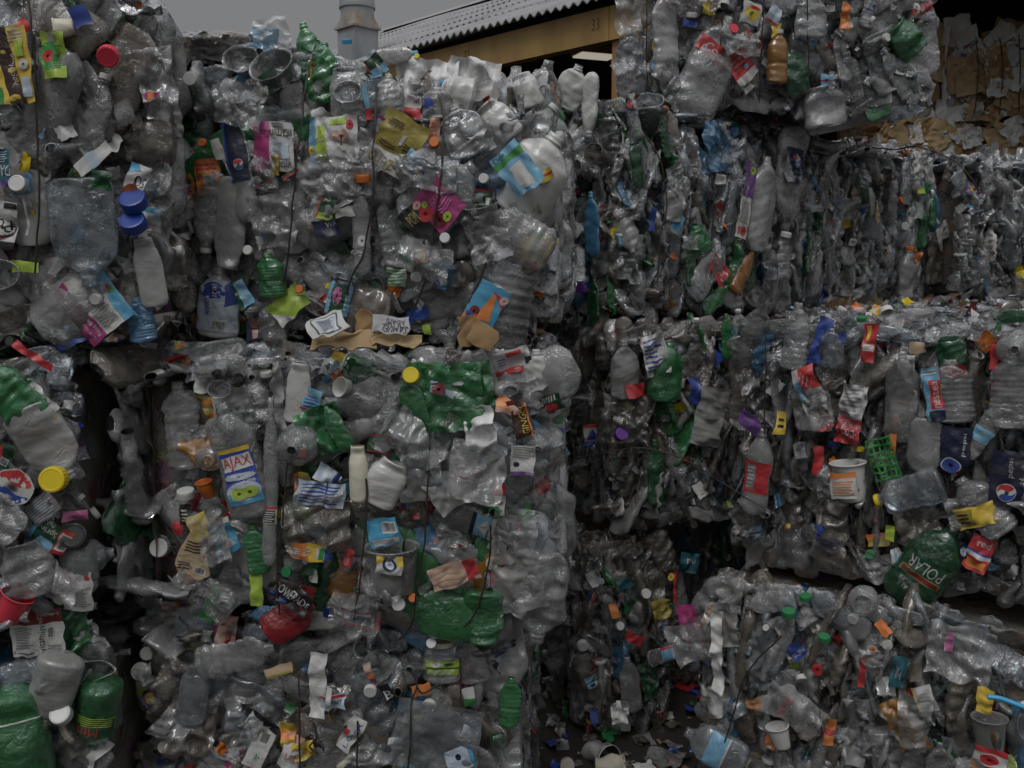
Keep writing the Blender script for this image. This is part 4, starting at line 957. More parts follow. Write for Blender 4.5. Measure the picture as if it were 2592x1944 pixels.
S(bB, 711, 420, 52, 17, -4, 'ye', bend=.5); S(bB, 680, 465, 6, 50, 28, 'red'); S(bB, 750, 445, 12, 46, 35, 'dgr', ('r', 0, 0, 1, .4, 'red'))
B(bB, 'jug', 1340, 435, 235, 185, -36, 'milk', flat=.6, crumple=.35, out=-.02, label='large milky white jug'); S(bB, 1312, 430, 120, 85, 40, 'lb', ('r', 0, .7, 1, .85, 'gn'), ('r', .3, .1, .7, .6, 'wh'), ('t', 'Dole', .1, .86, .5, .98, 0, 'navy'), out=.075, bend=.05); S(bB, 1378, 442, 26, 40, 30, 'ye', ('r', 0, .4, 1, .6, 'red'), out=.06)
B(bB, 'juice', 1268, 742, 290, 172, -14, 'clear', flat=.75, crumple=.22, rib=.035, out=-.02, label='large upright clear juice bottle')
S(bB, 1234, 772, 112, 84, -30, 'cy', ('r', 0, 0, 1, .14, 'org'), ('p', [(.4, .12), (.85, .2), (.6, .85), (.5, .8)], 'org'), ('p', [(.5, .9), (1, .55), (.9, .8)], 'red'), ('e', .3, .25, .16, .14, 'dred'), ('e', .88, .78, .12, .12, 'pk'), ('e', .2, .12, .14, .08, 'blue'), out=.062, bend=.12, cr=.12)
B(bB, 'big', 1305, 600, 200, 135, 60, 'clear', flat=.55, crumple=.5, rib=.03); S(bB, 1350, 632, 100, 80, -34, 'ye', ('r', 0, .78, .5, 1, 'gn'), ('t', 'FLAVORS', .0, .2, .16, .9, 90, 'bk'), ('e', .72, .1, .26, .18, 'red'), ('ln', .3, .4, .95, .75, 3, 'lb'), bend=.15, out=.05)
U(bB, 1125, 700, 58, 58, -12, 'lblue'); S(bB, 640, 810, 98, 50, 3, 'navy', ('r', .25, .3, .7, .55, 'red'), ('ln', .1, .7, .9, .95, 3, 'pb'), ('r', .3, .05, .6, .25, 'pk')); S(bB, 617, 745, 70, 40, 30, 'lb', ('t', 'Spring', .4, .1, .7, .9, 90, 'wh'), ('r', 0, 0, .3, 1, 'dgr'))
S(bB, 1075, 650, 30, 40, 20, 'red', ('r', .4, 0, .7, 1, 'ye')); K(bB, 1133, 605, 26, 'white'); S(bB, 1080, 835, 26, 20, 10, 'lime'); S(bB, 1010, 700, 44, 46, 0, 'silver', ('ln', 0, 0, 1, 1, 5, 'gn'), cr=1.2)
F(bB, 850, 460, 150, 150, 30, 'clear'); F(bB, 700, 560, 130, 110, 10, 'clear'); B(bB, 'jar', 930, 790, 130, 130, 80, 'dusty', flat=.4)
B(bB, 'jug', 1170, 330, 140, 110, 20, 'clear', crumple=1.2); S(bB, 1190, 330, 46, 78, -20, 'wh', ('ln', .1, .2, .9, .8, 4, 'pb'), cr=1.0); U(bB, 1225, 560, 90, 90, 10, 'clear', False, .4)
# --- C
F(bC, 1125, 1005, 175, 190, 0, 'green', .7, .03); F(bC, 1215, 980, 130, 70, 10, 'green', 1.0, .035); B(bC, 'big', 1050, 1030, 170, 62, 14, 'green', flat=.3, crumple=.5, out=.03); K(bC, 1043, 952, 42, 'yellow', tilt=.35, out=.06)
S(bC, 1120, 990, 20, 66, -14, 'pb', out=.052); S(bC, 1110, 950, 34, 42, 6, 'pb', cr=.9, out=.05); hero(bC, 'sheet', 1110, 982, 34, 34, 0, design=[('e', .5, .5, .48, .48, 'dred')], crumple=.3, out=.057)
S(bC, 1280, 925, 62, 130, 16, 'wh', ('r', 0, .0, 1, .2, 'red'), ('r', .5, .7, .8, .9, 'red'), ('r', .1, .5, .16, .9, 'mag'), ('r', .85, .3, 1, .55, 'navy'), ('ln', .3, .4, .5, .7, 3, 'pur'), cr=.9); B(bC, 'jar', 1222, 950, 125, 52, 18, 'frost', flat=.3, crumple=.4)
B(bC, 'jug', 1360, 965, 150, 80, 4, 'milk', crumple=1.2); F(bC, 1215, 1080, 105, 76, 10, 'whitefilm', 2.0)
S(bC, 1316, 1062, 100, 46, 14, 'br', ('r', 0, .6, .4, 1, 'dred'), ('t', 'GINGER', .5, .1, .85, .85, 90, 'ye'), ('r', .9, 0, 1, .9, 'org'), cr=.5); S(bC, 1290, 1030, 36, 70, -12, 'pk', ('r', 0, .3, .5, 1, 'org'), cr=1.1)
S(bC, 1324, 1168, 76, 62, -3, 'wh', ('r', 0, 0, 1, .13, 'pur'), ('e', .22, .38, .11, .1, 'navy'), ('ln', .05, .6, .95, .97, 5, 'gr'), ('t', 'milk', .6, .02, .95, .11, 180, 'wh'), cr=.2)
U(bC, 1195, 1202, 46, 74, 8, 'redp', tilt=.6); S(bC, 1237, 1152, 58, 38, -22, 'dgr', ('r', 0, .85, 1, 1, 'lb'), ('t', 'pring', .15, .5, .95, .8, -10, 'wh'), ('p', [(0, 0), (.8, 0), (.3, .4)], 'lb'))
F(bC, 1135, 1240, 92, 90, 32, 'frost', .4, .035); S(bC, 1266, 1258, 88, 26, -2, 'wh', ('r', 0, .6, 1, 1, 'red'), ('ln', .1, .1, .9, .5, 2, 'gr'))
S(bC, 1155, 1446, 60, 126, 20, 'pk', ('r', .72, 0, .86, 1, 'red'), ('r', .86, .2, 1, 1, 'red'), ('ln', .1, .1, .65, .9, 4, 'tan'), cr=.4); 
B(bC, 'big', 1125, 1560, 215, 125, 78, 'green', flat=.5, crumple=.5, out=.01, label='large green bottle lying on its side'); B(bC, 'jar', 1222, 1562, 135, 105, 178, 'green', flat=.6, crumple=.6, out=.02)
S(bC, 822, 1240, 60, 124, -5, 'pb', ('ln', .1, .1, .9, .9, 6, 'blue'), ('r', .6, 0, .63, 1, 'blue'), cr=.8); S(bC, 840, 1195, 40, 60, -30, 'pb', ('r', .8, 0, 1, 1, 'blue'), cr=.8)
S(bC, 980, 1335, 72, 76, 12, 'cy', ('bar', .45, .45, .95, .85), ('r', .1, .05, .95, .3, 'wh'), ('ln', .12, .08, .93, .28, 3, 'gr'), cr=.3)
hero(bC, 'sheet', 794, 1386, 50, 124, -4, design=[('p', [(0, .55), (.25, .95), (.5, 1), (.5, 0), (.25, .1)], 'org'), ('p', [(.5, 1), (.8, .92), (.8, .1), (.5, 0)], 'ye'), ('p', [(.62, .2), (.82, .2), (.84, .82), (.66, .82)], 'wh'), ('r', .7, .2, .8, .75, 'gn'), ('p', [(.8, .9), (1, .45), (.82, .08)], 'blue'), ('t', '50', .42, .4, .52, .85, -90, 'wh'), ('ln', .15, .25, .38, .75, 6, 'wh')], crumple=.3, out=.04, bend=.1)
S(bC, 890, 1402, 52, 22, -22, 'red', ('t', 'Coke', .3, .1, .7, .8, 70, 'wh')); U(bC, 1000, 1432, 122, 138, 2, 'clear', tilt=.1); S(bC, 1000, 1405, 48, 66, -6, 'silver', ('r', 0, .5, .3, 1, 'ye'), ('r', .75, .5, 1, 1, 'ye'), ('e', .5, .5, .25, .35, 'navy'), ('e', .5, .5, .15, .22, 'pb'), out=.065)
U(bC, 872, 978, 38, 52, 70, 'white', True, .35, .045, cr=.1); S(bC, 846, 955, 36, 28, 30, 'org', cr=.9); S(bC, 840, 908, 26, 28, -30, 'ye')
B(bC, 'jar', 754, 995, 155, 62, -8, 'milk', flat=.25, crumple=.3, out=.03); F(bC, 708, 1000, 180, 26, 2, 'frost'); S(bC, 790, 1010, 60, 44, -15, 'lb', ('ln', .1, .1, .9, .7, 4, 'blue'), ('r', 0, .0, 1, .1, 'red'))
F(bC, 820, 1085, 120, 110, 20, 'green', 1.4); B(bC, 'soda', 858, 1075, 130, 46, 30, 'green', crumple=1.2, out=.035); B(bC, 'big', 765, 1120, 150, 108, 0, 'clear', end=True, flat=.9, crumple=.4)
B(bC, 'jar', 917, 1190, 140, 48, 0, 'cream', flat=.7, crumple=.4, out=.03); B(bC, 'jar', 980, 1215, 125, 100, -28, 'milk', flat=.5, crumple=.6)
S(bC, 985, 1124, 46, 94, -14, 'dgr', ('r', 0, .9, .65, 1, 'red'), ('r', .62, 0, .66, 1, 'red'), ('r', 0, 0, .66, .07, 'red'), ('bar', .22, .12, .58, .6), ('t', 'S', .8, .2, .95, .6, 60, 'wh'), cr=.25)
B(bC, 'juice', 612, 1160, 300, 122, 14, 'clear', flat=.5, crumple=.25, d=('blue', ('r', 0, .92, 1, 1, 'ye'), ('r', 0, .0, 1, .2, 'cy'), ('e', .5, .22, .5, .17, 'pb'), ('p', [(.04, .58), (.96, .62), (.96, .88), (.04, .84)], 'wh'), ('t', 'AJAX', .07, .60, .93, .845, 0, 'red'), ('e', .5, .48, .48, .06, 'pb'), ('t', 'BLEACH', .12, .44, .92, .535, 0, 'wh'), ('t', 'Lime', .58, .35, .92, .43, 0, 'wh'), ('e', .38, .2, .25, .12, 'wh'), ('e', .38, .2, .23, .105, 'lime'), ('e', .7, .2, .22, .10, 'lime')), lr=(.14, .62), lw=.72, out=.03, label='clear bottle with a blue, red lettered cleaner label')
U(bC, 552, 990, 40, 62, 0, 'clear', True, .2, .04, cr=.1); U(bC, 512, 1245, 46, 46, 10, 'orange', tilt=.3)
for x, y, w_ in ((530, 1165, 100), (555, 1085, 95), (345, 1005, 70), (640, 1010, 70), (628, 960, 60)): B(bC, 'soda', x, y, w_*1.2, w_, 0, 'clear', end=True, flat=.9, crumple=.3, out=0)
K(bC, 345, 980, 42, 'white', tilt=.4); K(bC, 665, 955, 30, 'white', end=False); S(bC, 468, 945, 60, 80, 8, 'silver', ('ln', 0, 0, 1, 1, 6, 'pb'), cr=1.4); S(bC, 425, 935, 26, 42, -4, 'org', ('r', .2, 0, .3, 1, 'ye')); S(bC, 490, 980, 48, 54, 0, 'wh', cr=1.3)
S(bC, 497, 1342, 68, 54, 24, 'ye', cr=.3); S(bC, 568, 1355, 88, 62, 22, 'cy', ('p', [(.2, .1), (.5, .6), (.9, .2), (.55, .35)], 'wh'), ('r', 0, .85, 1, 1, 'wh'), bend=.1)
hero(bC, 'sheet', 482, 1412, 128, 96, -16, design=[('p', [(.2, 1), (.6, 1), (1, .15), (.8, 0), (.2, .0), (0, .2)], 'tan'), ('e', .42, .85, .12, .07, 'wh'), ('ln', .2, .5, .7, .75, 4, 'br'), ('bar', .55, .1, .85, .25), ('ln', .1, .1, .5, .3, 3, 'br')], crumple=.2, out=.035); S(bC, 470, 1478, 22, 66, 14, 'org', bend=.2)
K(bC, 356, 1424, 50, 'white', tilt=.3); K(bC, 452, 1270, 44, 'white', end=False); S(bC, 450, 1318, 58, 32, 0, 'bk', ('ln', .2, .2, .8, .8, 4, 'wh'), bend=.4); S(bC, 420, 1355, 34, 28, 0, 'red', bend=.4)
S(bC, 532, 1542, 96, 54, -28, 'gn', ('t', 'GIIX', .25, .12, .62, .85, 90, 'wh'), ('r', .9, 0, 1, 1, 'silver'), cr=.25, bend=.1, label='bright green label with white letters'); S(bC, 483, 1592, 44, 26, -4, 'cy', ('r', .25, .5, .75, .8, 'wh'), ('ln', .1, .1, .9, .4, 2, 'wh'))
S(bC, 536, 1600, 70, 18, -30, 'mag'); S(bC, 552, 1622, 88, 50, -10, 'pk', ('t', 'jo', .4, .3, .65, .55, 60, 'bk'), ('p', [(.5, .7), (.9, .4), (.95, .9)], 'gr'), cr=.9); S(bC, 380, 1618, 122, 50, 20, 'org', ('r', .1, .72, .8, 1, 'wh'), ('t', 'ORANGE', .2, .76, .7, .9, 0, 'org'), ('r', .15, .02, .85, .36, 'pk'), ('ln', .2, .05, .8, .33, 4, 'br'), cr=.3)
S(bC, 745, 1495, 56, 118, -34, 'bk', ('t', 'POWERADE', .12, .35, .95, .72, 0, 'wh'), ('r', .1, .08, .5, .2, 'blue'), cr=.8); B(bC, 'jug', 735, 1570, 150, 90, -58, 'redp', flat=.4, crumple=.5, out=.02); S(bC, 778, 1520, 100, 38, -14, 'dred', cr=.4)
S(bC, 912, 1566, 40, 108, -12, 'red', ('r', .05, .15, .85, .85, 'pb'), ('t', 'osmx', .12, .5, .5, .78, 0, 'navy'), ('ln', .1, .2, .5, .4, 2, 'gr'), ('bar', .58, .2, .8, .75), bend=.1)
for x, y, w_, m_ in ((1015, 1522, 34, 'white'), (1090, 1636, 26, 'white'), (1110, 1360, 16, 'red'), (1050, 1505, 22, 'orange')): K(bC, x, y, w_, m_, tilt=.5)
U(bC, 925, 1640, 60, 64, 60, 'clear', True, .3); S(bC, 655, 1470, 115, 32, -2, 'lime', bend=.3); B(bC, 'water', 655, 1385, 130, 58, 8, 'green', crumple=.8)
B(bC, 'water', 695, 1215, 430, 38, -3, 'clear', d=('wh', ('r', 0, .85, 1, 1, 'red'), ('r', .1, .05, .9, .8, 'dgr'), ('ln', .1, .1, .9, .75, 5, 'wh')), lr=(.26, .36), crumple=.3, flat=.6)
F(bC, 810, 1310, 150, 170, 5, 'dusty', 1.5); F(bC, 1060, 1180, 170, 120, 10, 'clear', .5); F(bC, 1300, 1360, 140, 110, -4, 'clear', .8); S(bC, 1282, 1350, 100, 50, -4, 'gr', ('r', .5, .05, .85, .15, 'br'), ('r', .1, .3, .6, .85, 'silver'), cr=.2, out=.02); F(bC, 1310, 1480, 150, 130, 10, 'clear', .6)
B(bC, 'jug', 310, 1190, 260, 100, 5, 'clear', flat=.5, crumple=.5); B(bC, 'juice', 430, 1090, 230, 100, 3, 'clear', crumple=.6)
# --- D
F(bD, 1110, 1850, 175, 215, -9, 'blueclear', .35, .045); S(bD, 1195, 1830, 58, 40, -10, 'pb', cr=.2, out=.055); S(bD, 1170, 1900, 56, 72, 22, 'pb', ('r', .85, 0, 1, 1, 'cy'), ('e', .45, .6, .1, .12, 'navy'), cr=.2, out=.055)
S(bD, 815, 1715, 172, 40, -3, 'wh', cr=.5, out=.045); S(bD, 845, 1745, 60, 12, -10, 'wh', out=.05); S(bD, 672, 1868, 108, 50, -26, 'wh', ('bar', .3, .62, .75, .95), ('t', 'A', .4, .2, .6, .35, 0, 'gn'), out=.045, cr=.2); S(bD, 672, 1808, 26, 100, -36, 'bk', cr=.4); F(bD, 640, 1840, 130, 95, 5, 'blueclear', 2)
S(bD, 710, 1690, 26, 72, 18, 'tan', ('r', 0, 0, 1, .2, 'gold')); S(bD, 985, 1742, 52, 34, 28, 'bk', ('t', 'B', .15, .2, .85, .7, 0, 'wh')); S(bD, 942, 1700, 72, 20, 14, 'gr', ('r', .1, .7, .9, .95, 'pk'), ('r', .1, .4, .9, .65, 'org'), ('r', .1, .1, .9, .35, 'mag'))
S(bD, 1068, 1735, 30, 46, 12, 'org', bend=.2); S(bD, 750, 1882, 92, 48, -20, 'pk', ('r', 0, 0, 1, .8, 'wh'), ('t', 'UPE', .2, .3, .8, .5, -20, 'red')); S(bD, 898, 1838, 98, 38, -32, 'wh', ('t', 'LOSER', .5, .1, .8, .9, 90, 'blue'), ('r', 0, .4, .3, .6, 'red')); B(bD, 'water', 1290, 1795, 130, 54, -4, 'green', crumple=.8)
S(bD, 1058, 1800, 66, 32, -18, 'wh', ('r', 0, .3, 1, .7, 'lime')); hero(bD, 'sheet', 642, 1925, 30, 30, 0, design=[('e', .5, .5, .5, .5, 'wh'), ('p', [(.4, .15), (.7, .55), (.5, .9), (.35, .5)], 'org')], crumple=.2, out=.04)
S(bD, 780, 1880, 46, 54, 10, 'ye', cr=1.2); S(bD, 850, 1760, 40, 60, 0, 'pb', ('r', 0, .8, 1, .95, 'red'), ('t', 'LIGHT', .3, .4, .9, .7, 0, 'navy')); S(bD, 740, 1840, 66, 36, 0, 'ye', ('r', 0, .3, 1, .6, 'org'), cr=.9); S(bD, 1190, 1760, 50, 28, 10, 'wh', ('r', 0, 0, 1, .4, 'gn')); S(bD, 1260, 1875, 26, 42, 10, 'dgr', ('t', 'MIST', .2, .4, .8, .8, 0, 'wh'))
B(bD, 'juice', 600, 1660, 210, 90, -75, 'clear', crumple=.8); B(bD, 'jug', 490, 1750, 190, 80, -12, 'blueclear', flat=.4, crumple=.4); F(bD, 430, 1770, 210, 110, -18, 'dusty', 1.7); F(bD, 480, 1850, 180, 120, -10, 'dusty', 1.7); K(bD, 405, 1905, 30, 'white'); K(bD, 325, 1735, 46, 'white', tilt=.5)
# --- G
B(bG, 'big', 1790, 175, 270, 130, -24, 'clear', flat=.5, crumple=.5); S(bG, 1795, 140, 42, 110, -38, 'red', ('t', 'Coca', .2, .3, .8, .8, 0, 'wh'), bend=.1, out=.05, label='red cola wrapper'); S(bG, 1862, 175, 78, 66, 40, 'red', ('r', 0, 0, 1, .25, 'wh'), ('e', .7, .4, .1, .08, 'lb'), ('ln', .2, .5, .8, .9, 3, 'dred'), out=.045); S(bG, 1872, 210, 26, 60, -45, 'wh', ('bar', .3, .1, .8, .9))
hero(bG, 'sheet', 1885, 112, 36, 66, -38, design=[('t', 'Coke', 0, 0, 1, 1, 180, 'red')], crumple=.3, out=.045); B(bG, 'water', 1960, 150, 132, 56, 0, 'amber', 'white', crumple=.3, flat=.8, out=.02); B(bG, 'big', 2003, 185, 115, 75, 20, 'dgreen', crumple=.8)
S(bG, 1888, 40, 52, 52, -9, 'wh', ('e', .5, .5, .4, .35, 'ye'), ('e', .6, .75, .25, .1, 'red'), ('e', .4, .45, .12, .12, 'gn'), cr=.3); S(bG, 2120, 48, 66, 26, -8, 'org', cr=.9); S(bG, 1785, 25, 30, 42, 0, 'ye', cr=1); B(bG, 'jar', 2298, 95, 98, 84, 50, 'green', flat=.6, crumple=.7, out=-.01)
K(bG, 1842, 82, 24, 'pinkred'); S(bG, 1740, 62, 18, 40, 0, 'blue'); K(bG, 1742, 48, 26, 'white', end=False); S(bG, 1952, 85, 36, 32, 0, 'ye', cr=1); B(bG, 'water', 1705, 238, 50, 66, 80, 'green', crumple=.8); F(bG, 1595, 60, 150, 70, 4, 'frost'); B(bG, 'jug', 1600, 160, 170, 80, 2, 'blueclear'); B(bG, 'juice', 1685, 90, 220, 72, 2, 'frost', crumple=.7); S(bG, 1670, 105, 44, 26, -5, 'ye', ('r', .2, .2, .8, .5, 'wh'), out=.01)
S(bG, 2085, 20, 40, 32, 0, 'bk', ('bar', .2, .1, .9, .5)); S(bG, 1945, 42, 44, 36, -25, 'pb', ('r', 0, 0, 1, .1, 'red')); B(bG, 'jug', 2040, 45, 110, 90, 0, 'clear'); S(bG, 2085, 210, 36, 40, 5, 'lb', ('r', .0, .5, 1, .6, 'red')); S(bG, 2075, 245, 18, 32, 10, 'blue'); B(bG, 'jar', 2090, 270, 100, 120, 10, 'frost', flat=.5, crumple=.4); S(bG, 1660, 145, 60, 12, -12, 'lb'); K(bG, 1685, 188, 22, 'white')
# --- H1
B(bH1, 'big', 1985, 455, 260, 120, 176, 'clear', flat=.5, crumple=.5); S(bH1, 1976, 424, 84, 92, -3, 'navy', ('globe', .5, .68, .026, .6), ('t', 'pepsi', .62, .12, .74, .5, 90, 'silver'), ('r', .86, .1, .92, .24, 'wh'), ('p', [(0, 0), (.4, 0), (.3, .35), (0, .8)], 'gr'), out=.088, bend=.06, label='navy cola label with round emblem')
B(bH1, 'big', 1905, 520, 240, 100, -10, 'frost', flat=.4, crumple=.3); S(bH1, 1852, 510, 190, 46, -14, 'wh', ('r', 0, .55, 1, 1, 'pur'), ('e', .62, .92, .26, .06, 'lime'), ('t', 'yogurt', .2, .56, .5, .8, 90, 'wh'), ('ln', .1, .2, .9, .5, 11, 'gr'), ('r', .2, .06, .34, .15, 'red'), ('e', .68, .1, .2, .06, 'red'), cr=.15, out=.045, label='tall narrow white and purple label')
F(bH1, 1815, 370, 125, 100, 10, 'lblue', 1.3, .03); F(bH1, 1845, 390, 90, 80, -10, 'blueclear', 1.3, .03); S(bH1, 1858, 370, 90, 12, -8, 'blue'); S(bH1, 1905, 327, 24, 38, 16, 'cy', ('t', 'ICE', .1, .2, .9, .8, 0, 'wh')); S(bH1, 1735, 312, 40, 42, -6, 'tan', cr=.4); K(bH1, 1745, 272, 24, 'orange')
B(bH1, 'soda', 1612, 415, 125, 46, 16, 'dgreen', crumple=.8, out=.035); B(bH1, 'soda', 1700, 345, 110, 30, 18, 'dgreen'); S(bH1, 1787, 683, 50, 82, 140, 'red', ('t', 'Coca-Cola', .05, .25, .95, .75, 0, 'wh'), out=.045, label='red cola label with white script, upside down'); B(bH1, 'big', 1770, 690, 160, 80, -50, 'clear', crumple=.4, flat=.5)
B(bH1, 'water', 1858, 690, 128, 48, -38, 'amber', crumple=.9, out=.03); B(bH1, 'soda', 1800, 757, 120, 48, -62, 'green', out=.03); B(bH1, 'water', 1750, 608, 80, 76, 20, 'green', crumple=1.3); B(bH1, 'water', 1730, 670, 110, 42, 5, 'dgreen'); S(bH1, 1695, 560, 46, 36, -30, 'cy'); S(bH1, 1690, 480, 42, 34, 10, 'wh', ('t', 'NA', .1, .3, .9, .7, 20, 'bk'))
B(bH1, 'jug', 1690, 510, 110, 70, 0, 'frost'); K(bH1, 1960, 600, 26, 'white', end=False); B(bH1, 'water', 1960, 650, 110, 60, 0, 'clear'); S(bH1, 1925, 640, 60, 28, -30, 'bk', ('r', .3, .3, .8, .6, 'gr')); S(bH1, 1800, 455, 24, 44, 0, 'wh'); S(bH1, 1635, 555, 60, 20, 5, 'blue'); B(bH1, 'soda', 2060, 360, 70, 24, 0, 'green')
# left face of H1
B(bH1, 'big', 1410, 320, 140, 100, -20, 'green', crumple=.9, face='left', out=.03); B(bH1, 'jug', 1455, 222, 110, 95, -30, 'milk', crumple=.7, face='left', out=.03); S(bH1, 1440, 240, 60, 9, 25, 'org', face='left', out=.09); B(bH1, 'soda', 1510, 270, 160, 50, 178, 'milk', face='left', out=.03); K(bH1, 1390, 240, 30, 'white', face='left'); K(bH1, 1355, 232, 22, 'pinkred', face='left')
B(bH1, 'soda', 1522, 570, 165, 48, 2, 'lblue', crumple=.8, face='left', out=.03); B(bH1, 'soda', 1512, 765, 130, 40, 0, 'dgreen', face='left', out=.02); K(bH1, 1496, 731, 26, 'violet', face='left'); S(bH1, 1468, 720, 24, 18, 10, 'red', face='left'); U(bH1, 1490, 440, 60, 60, 0, 'clear', True, face='left'); U(bH1, 1535, 400, 60, 66, 0, 'dusty', True, face='left')
# --- H2
S(bH2, 2350, 590, 46, 52, 30, 'wh', cr=.6, out=.05); F(bH2, 2345, 650, 130, 90, 10, 'dusty', .8); S(bH2, 2355, 440, 52, 48, 20, 'wh', cr=.5, out=.04); F(bH2, 2330, 440, 90, 70, 0, 'milk'); S(bH2, 2226, 488, 115, 34, -4, 'bk', cr=.7); S(bH2, 2205, 540, 50, 16, 10, 'tan'); B(bH2, 'soda', 2333, 535, 82, 30, 3, 'green', crumple=.8, out=.03)
K(bH2, 2254, 508, 16, 'orange'); B(bH2, 'jug', 2280, 690, 125, 84, 2, 'frost', 'orange', crumple=.7); K(bH2, 2412, 465, 26, 'pinkred'); S(bH2, 2090, 740, 44, 30, -25, 'blue'); K(bH2, 2290, 390, 14, 'orange'); S(bH2, 2312, 484, 14, 42, 3, 'lime'); B(bH2, 'juice', 2290, 460, 120, 60, 0, 'clear'); S(bH2, 2345, 590, 100, 12, 28, 'wh'); B(bH2, 'soda', 2470, 480, 80, 18, 0, 'green'); K(bH2, 2448, 428, 20, 'violet')
# --- I1
B(bI1, 'big', 1678, 940, 150, 90, -8, 'green', crumple=.7, flat=.5, out=.02, label='green bottle curled round a torn white label'); S(bI1, 1640, 895, 105, 66, 16, 'wh', ('ln', .1, .1, .9, .95, 8, 'blue'), cr=.9, out=.06); B(bI1, 'jug', 1580, 935, 150, 76, 2, 'frost', crumple=.5); S(bI1, 1600, 985, 34, 46, 10, 'red', cr=.9)
K(bI1, 1565, 1098, 34, 'violet', tilt=.4, out=.04); B(bI1, 'soda', 1650, 1190, 170, 46, 2, 'dgreen'); F(bI1, 1590, 1060, 120, 90, 0, 'dusty', 1.5); S(bI1, 1625, 868, 20, 30, 20, 'red'); S(bI1, 1525, 1025, 24, 26, 8, 'silver', face='left'); S(bI1, 1740, 985, 66, 30, 8, 'blue', cr=1.1); S(bI1, 1705, 930, 50, 18, 10, 'pk', ('r', .3, 0, .6, 1, 'org')); F(bI1, 1780, 1050, 150, 80, -10, 'frost', .8); B(bI1, 'soda', 1830, 850, 115, 30, 3, 'green', crumple=.7, out=.03)
# --- I2
S(bI2, 2066, 1005, 165, 58, 22, 'silver', ('r', .3, .66, 1, 1, 'red'), ('r', 0, .5, .3, .8, 'lb'), ('r', .35, 0, 1, .28, 'red'), ('t', 'Coke', .5, .04, .85, .24, 60, 'wh'), ('ln', .1, .3, .9, .6, 6, 'gr'), cr=1.0, bend=.1, out=.04); S(bI2, 2162, 1045, 155, 62, -6, 'silver', ('r', 0, 0, 1, .45, 'red'), ('ln', .1, .5, .9, .95, 7, 'gr'), ('t', 'Coca', .2, .15, .8, .35, 30, 'wh'), cr=1.1, bend=.14, out=.035)
B(bI2, 'juice', 2415, 985, 160, 100, 4, 'clear', flat=.5, crumple=.5); S(bI2, 2370, 990, 135, 40, 10, 'lb', ('r', .35, .2, 1, .75, 'red'), ('t', 'nestea', .5, .22, .85, .74, 90, 'wh'), ('r', .2, .0, 1, .18, 'navy'), ('ln', .1, .85, .9, .98, 2, 'wh'), bend=.2, out=.05); S(bI2, 2410, 935, 26, 66, 10, 'red', ('r', .2, .3, .6, .6, 'wh'), cr=.8, out=.05)
S(bI2, 2425, 1122, 98, 70, -2, 'navy', ('t', 'pepsi', .72, .3, .88, .85, 90, 'wh'), ('e', .4, .0, .3, .2, 'pb'), ('e', .4, -.02, .26, .18, 'blue'), cr=.3, out=.03); S(bI2, 2562, 1200, 140, 92, -2, 'navy', ('t', 'pepsi', .42, .52, .58, .86, 90, 'silver'), ('globe', .42, .24, .024, .5), cr=.2, bend=.08, out=.05, label='dark navy cola label with emblem and lettering')
B(bI2, 'juice', 2308, 1235, 165, 90, 112, 'blueclear', 'yellow', flat=.6, crumple=.3, rib=0, out=.035, label='clear bottle with yellow cap'); hero(bI2, 'sheet', 2245, 1150, 105, 62, 18, design=[('r', x, 0, x+.07, 1, 'gn') for x in (0, .2, .4, .6, .8, .93)] + [('r', 0, y, 1, y+.045, 'gn') for y in (0, .16, .32, .48, .64, .8, .95)], crumple=.5, out=.04, label='green plastic netting', name='mesh_bag')
U(bI2, 2158, 1212, 98, 88, 8, 'white', tilt=.1, out=.02); S(bI2, 2150, 1215, 66, 66, 6, 'wh', ('r', 0, .8, 1, 1, 'org'), ('ln', .1, .1, .9, .7, 6, 'org'), out=.075, cr=.2, bend=.15); B(bI2, 'juice', 2490, 1270, 165, 92, 40, 'clear', flat=.6, crumple=.4, rib=.04); S(bI2, 2478, 1292, 52, 98, 24, 'ye', ('r', .0, .1, .45, .9, 'gold'), ('ln', .05, .2, .4, .8, 3, 'br'), bend=.15, out=.06)
B(bI2, 'big', 2352, 1425, 245, 130, -30, 'dgreen', flat=.6, crumple=.3, out=.02, d=('dgr', ('r', .05, .42, .95, .58, 'gold'), ('r', .07, .44, .93, .56, 'dred'), ('t', 'POLAR', .1, .62, .9, .92, 180, 'silver'), ('t', 'GINGER', .15, .2, .6, .32, 180, 'silver'), ('t', 'ALE', .2, .05, .45, .17, 180, 'silver')), lr=(.18, .6), lw=.85, label='dark green ginger ale bottle, label upside down')
S(bI2, 2483, 1390, 92, 56, -18, 'red', ('r', 0, .38, 1, .5, 'wh'), ('r', 0, .5, 1, .56, 'blue'), ('t', 'red', .3, .72, .85, .92, -10, 'wh'), ('r', .1, .08, .9, .3, 'org'), out=.04); S(bI2, 2443, 1385, 46, 18, 0, 'navy', ('e', .5, .5, .4, .3, 'pb')); hero(bI2, 'sheet', 1905, 1072, 88, 62, 18, design=[('p', [(0, .7), (.5, 1), (1, .45), (.65, 0)], 'pur')], crumple=.4, out=.035)
B(bI2, 'soda', 1925, 1190, 225, 70, -6, 'clear', flat=.5, crumple=.4, d=('red', ('r', .1, .1, .45, .9, 'gr'), ('ln', .12, .15, .42, .85, 6, 'silver')), lr=(.25, .62), lw=.9, out=.02); S(bI2, 2080, 862, 120, 34, -14, 'blue', out=.02); S(bI2, 2135, 855, 26, 22, 0, 'blue'); B(bI2, 'big', 2110, 880, 100, 60, 0, 'blueclear'); S(bI2, 2205, 868, 95, 30, -4, 'red', ('r', .1, .3, .9, .5, 'wh'), ('r', .2, .6, .5, .95, 'ye'), cr=.8)
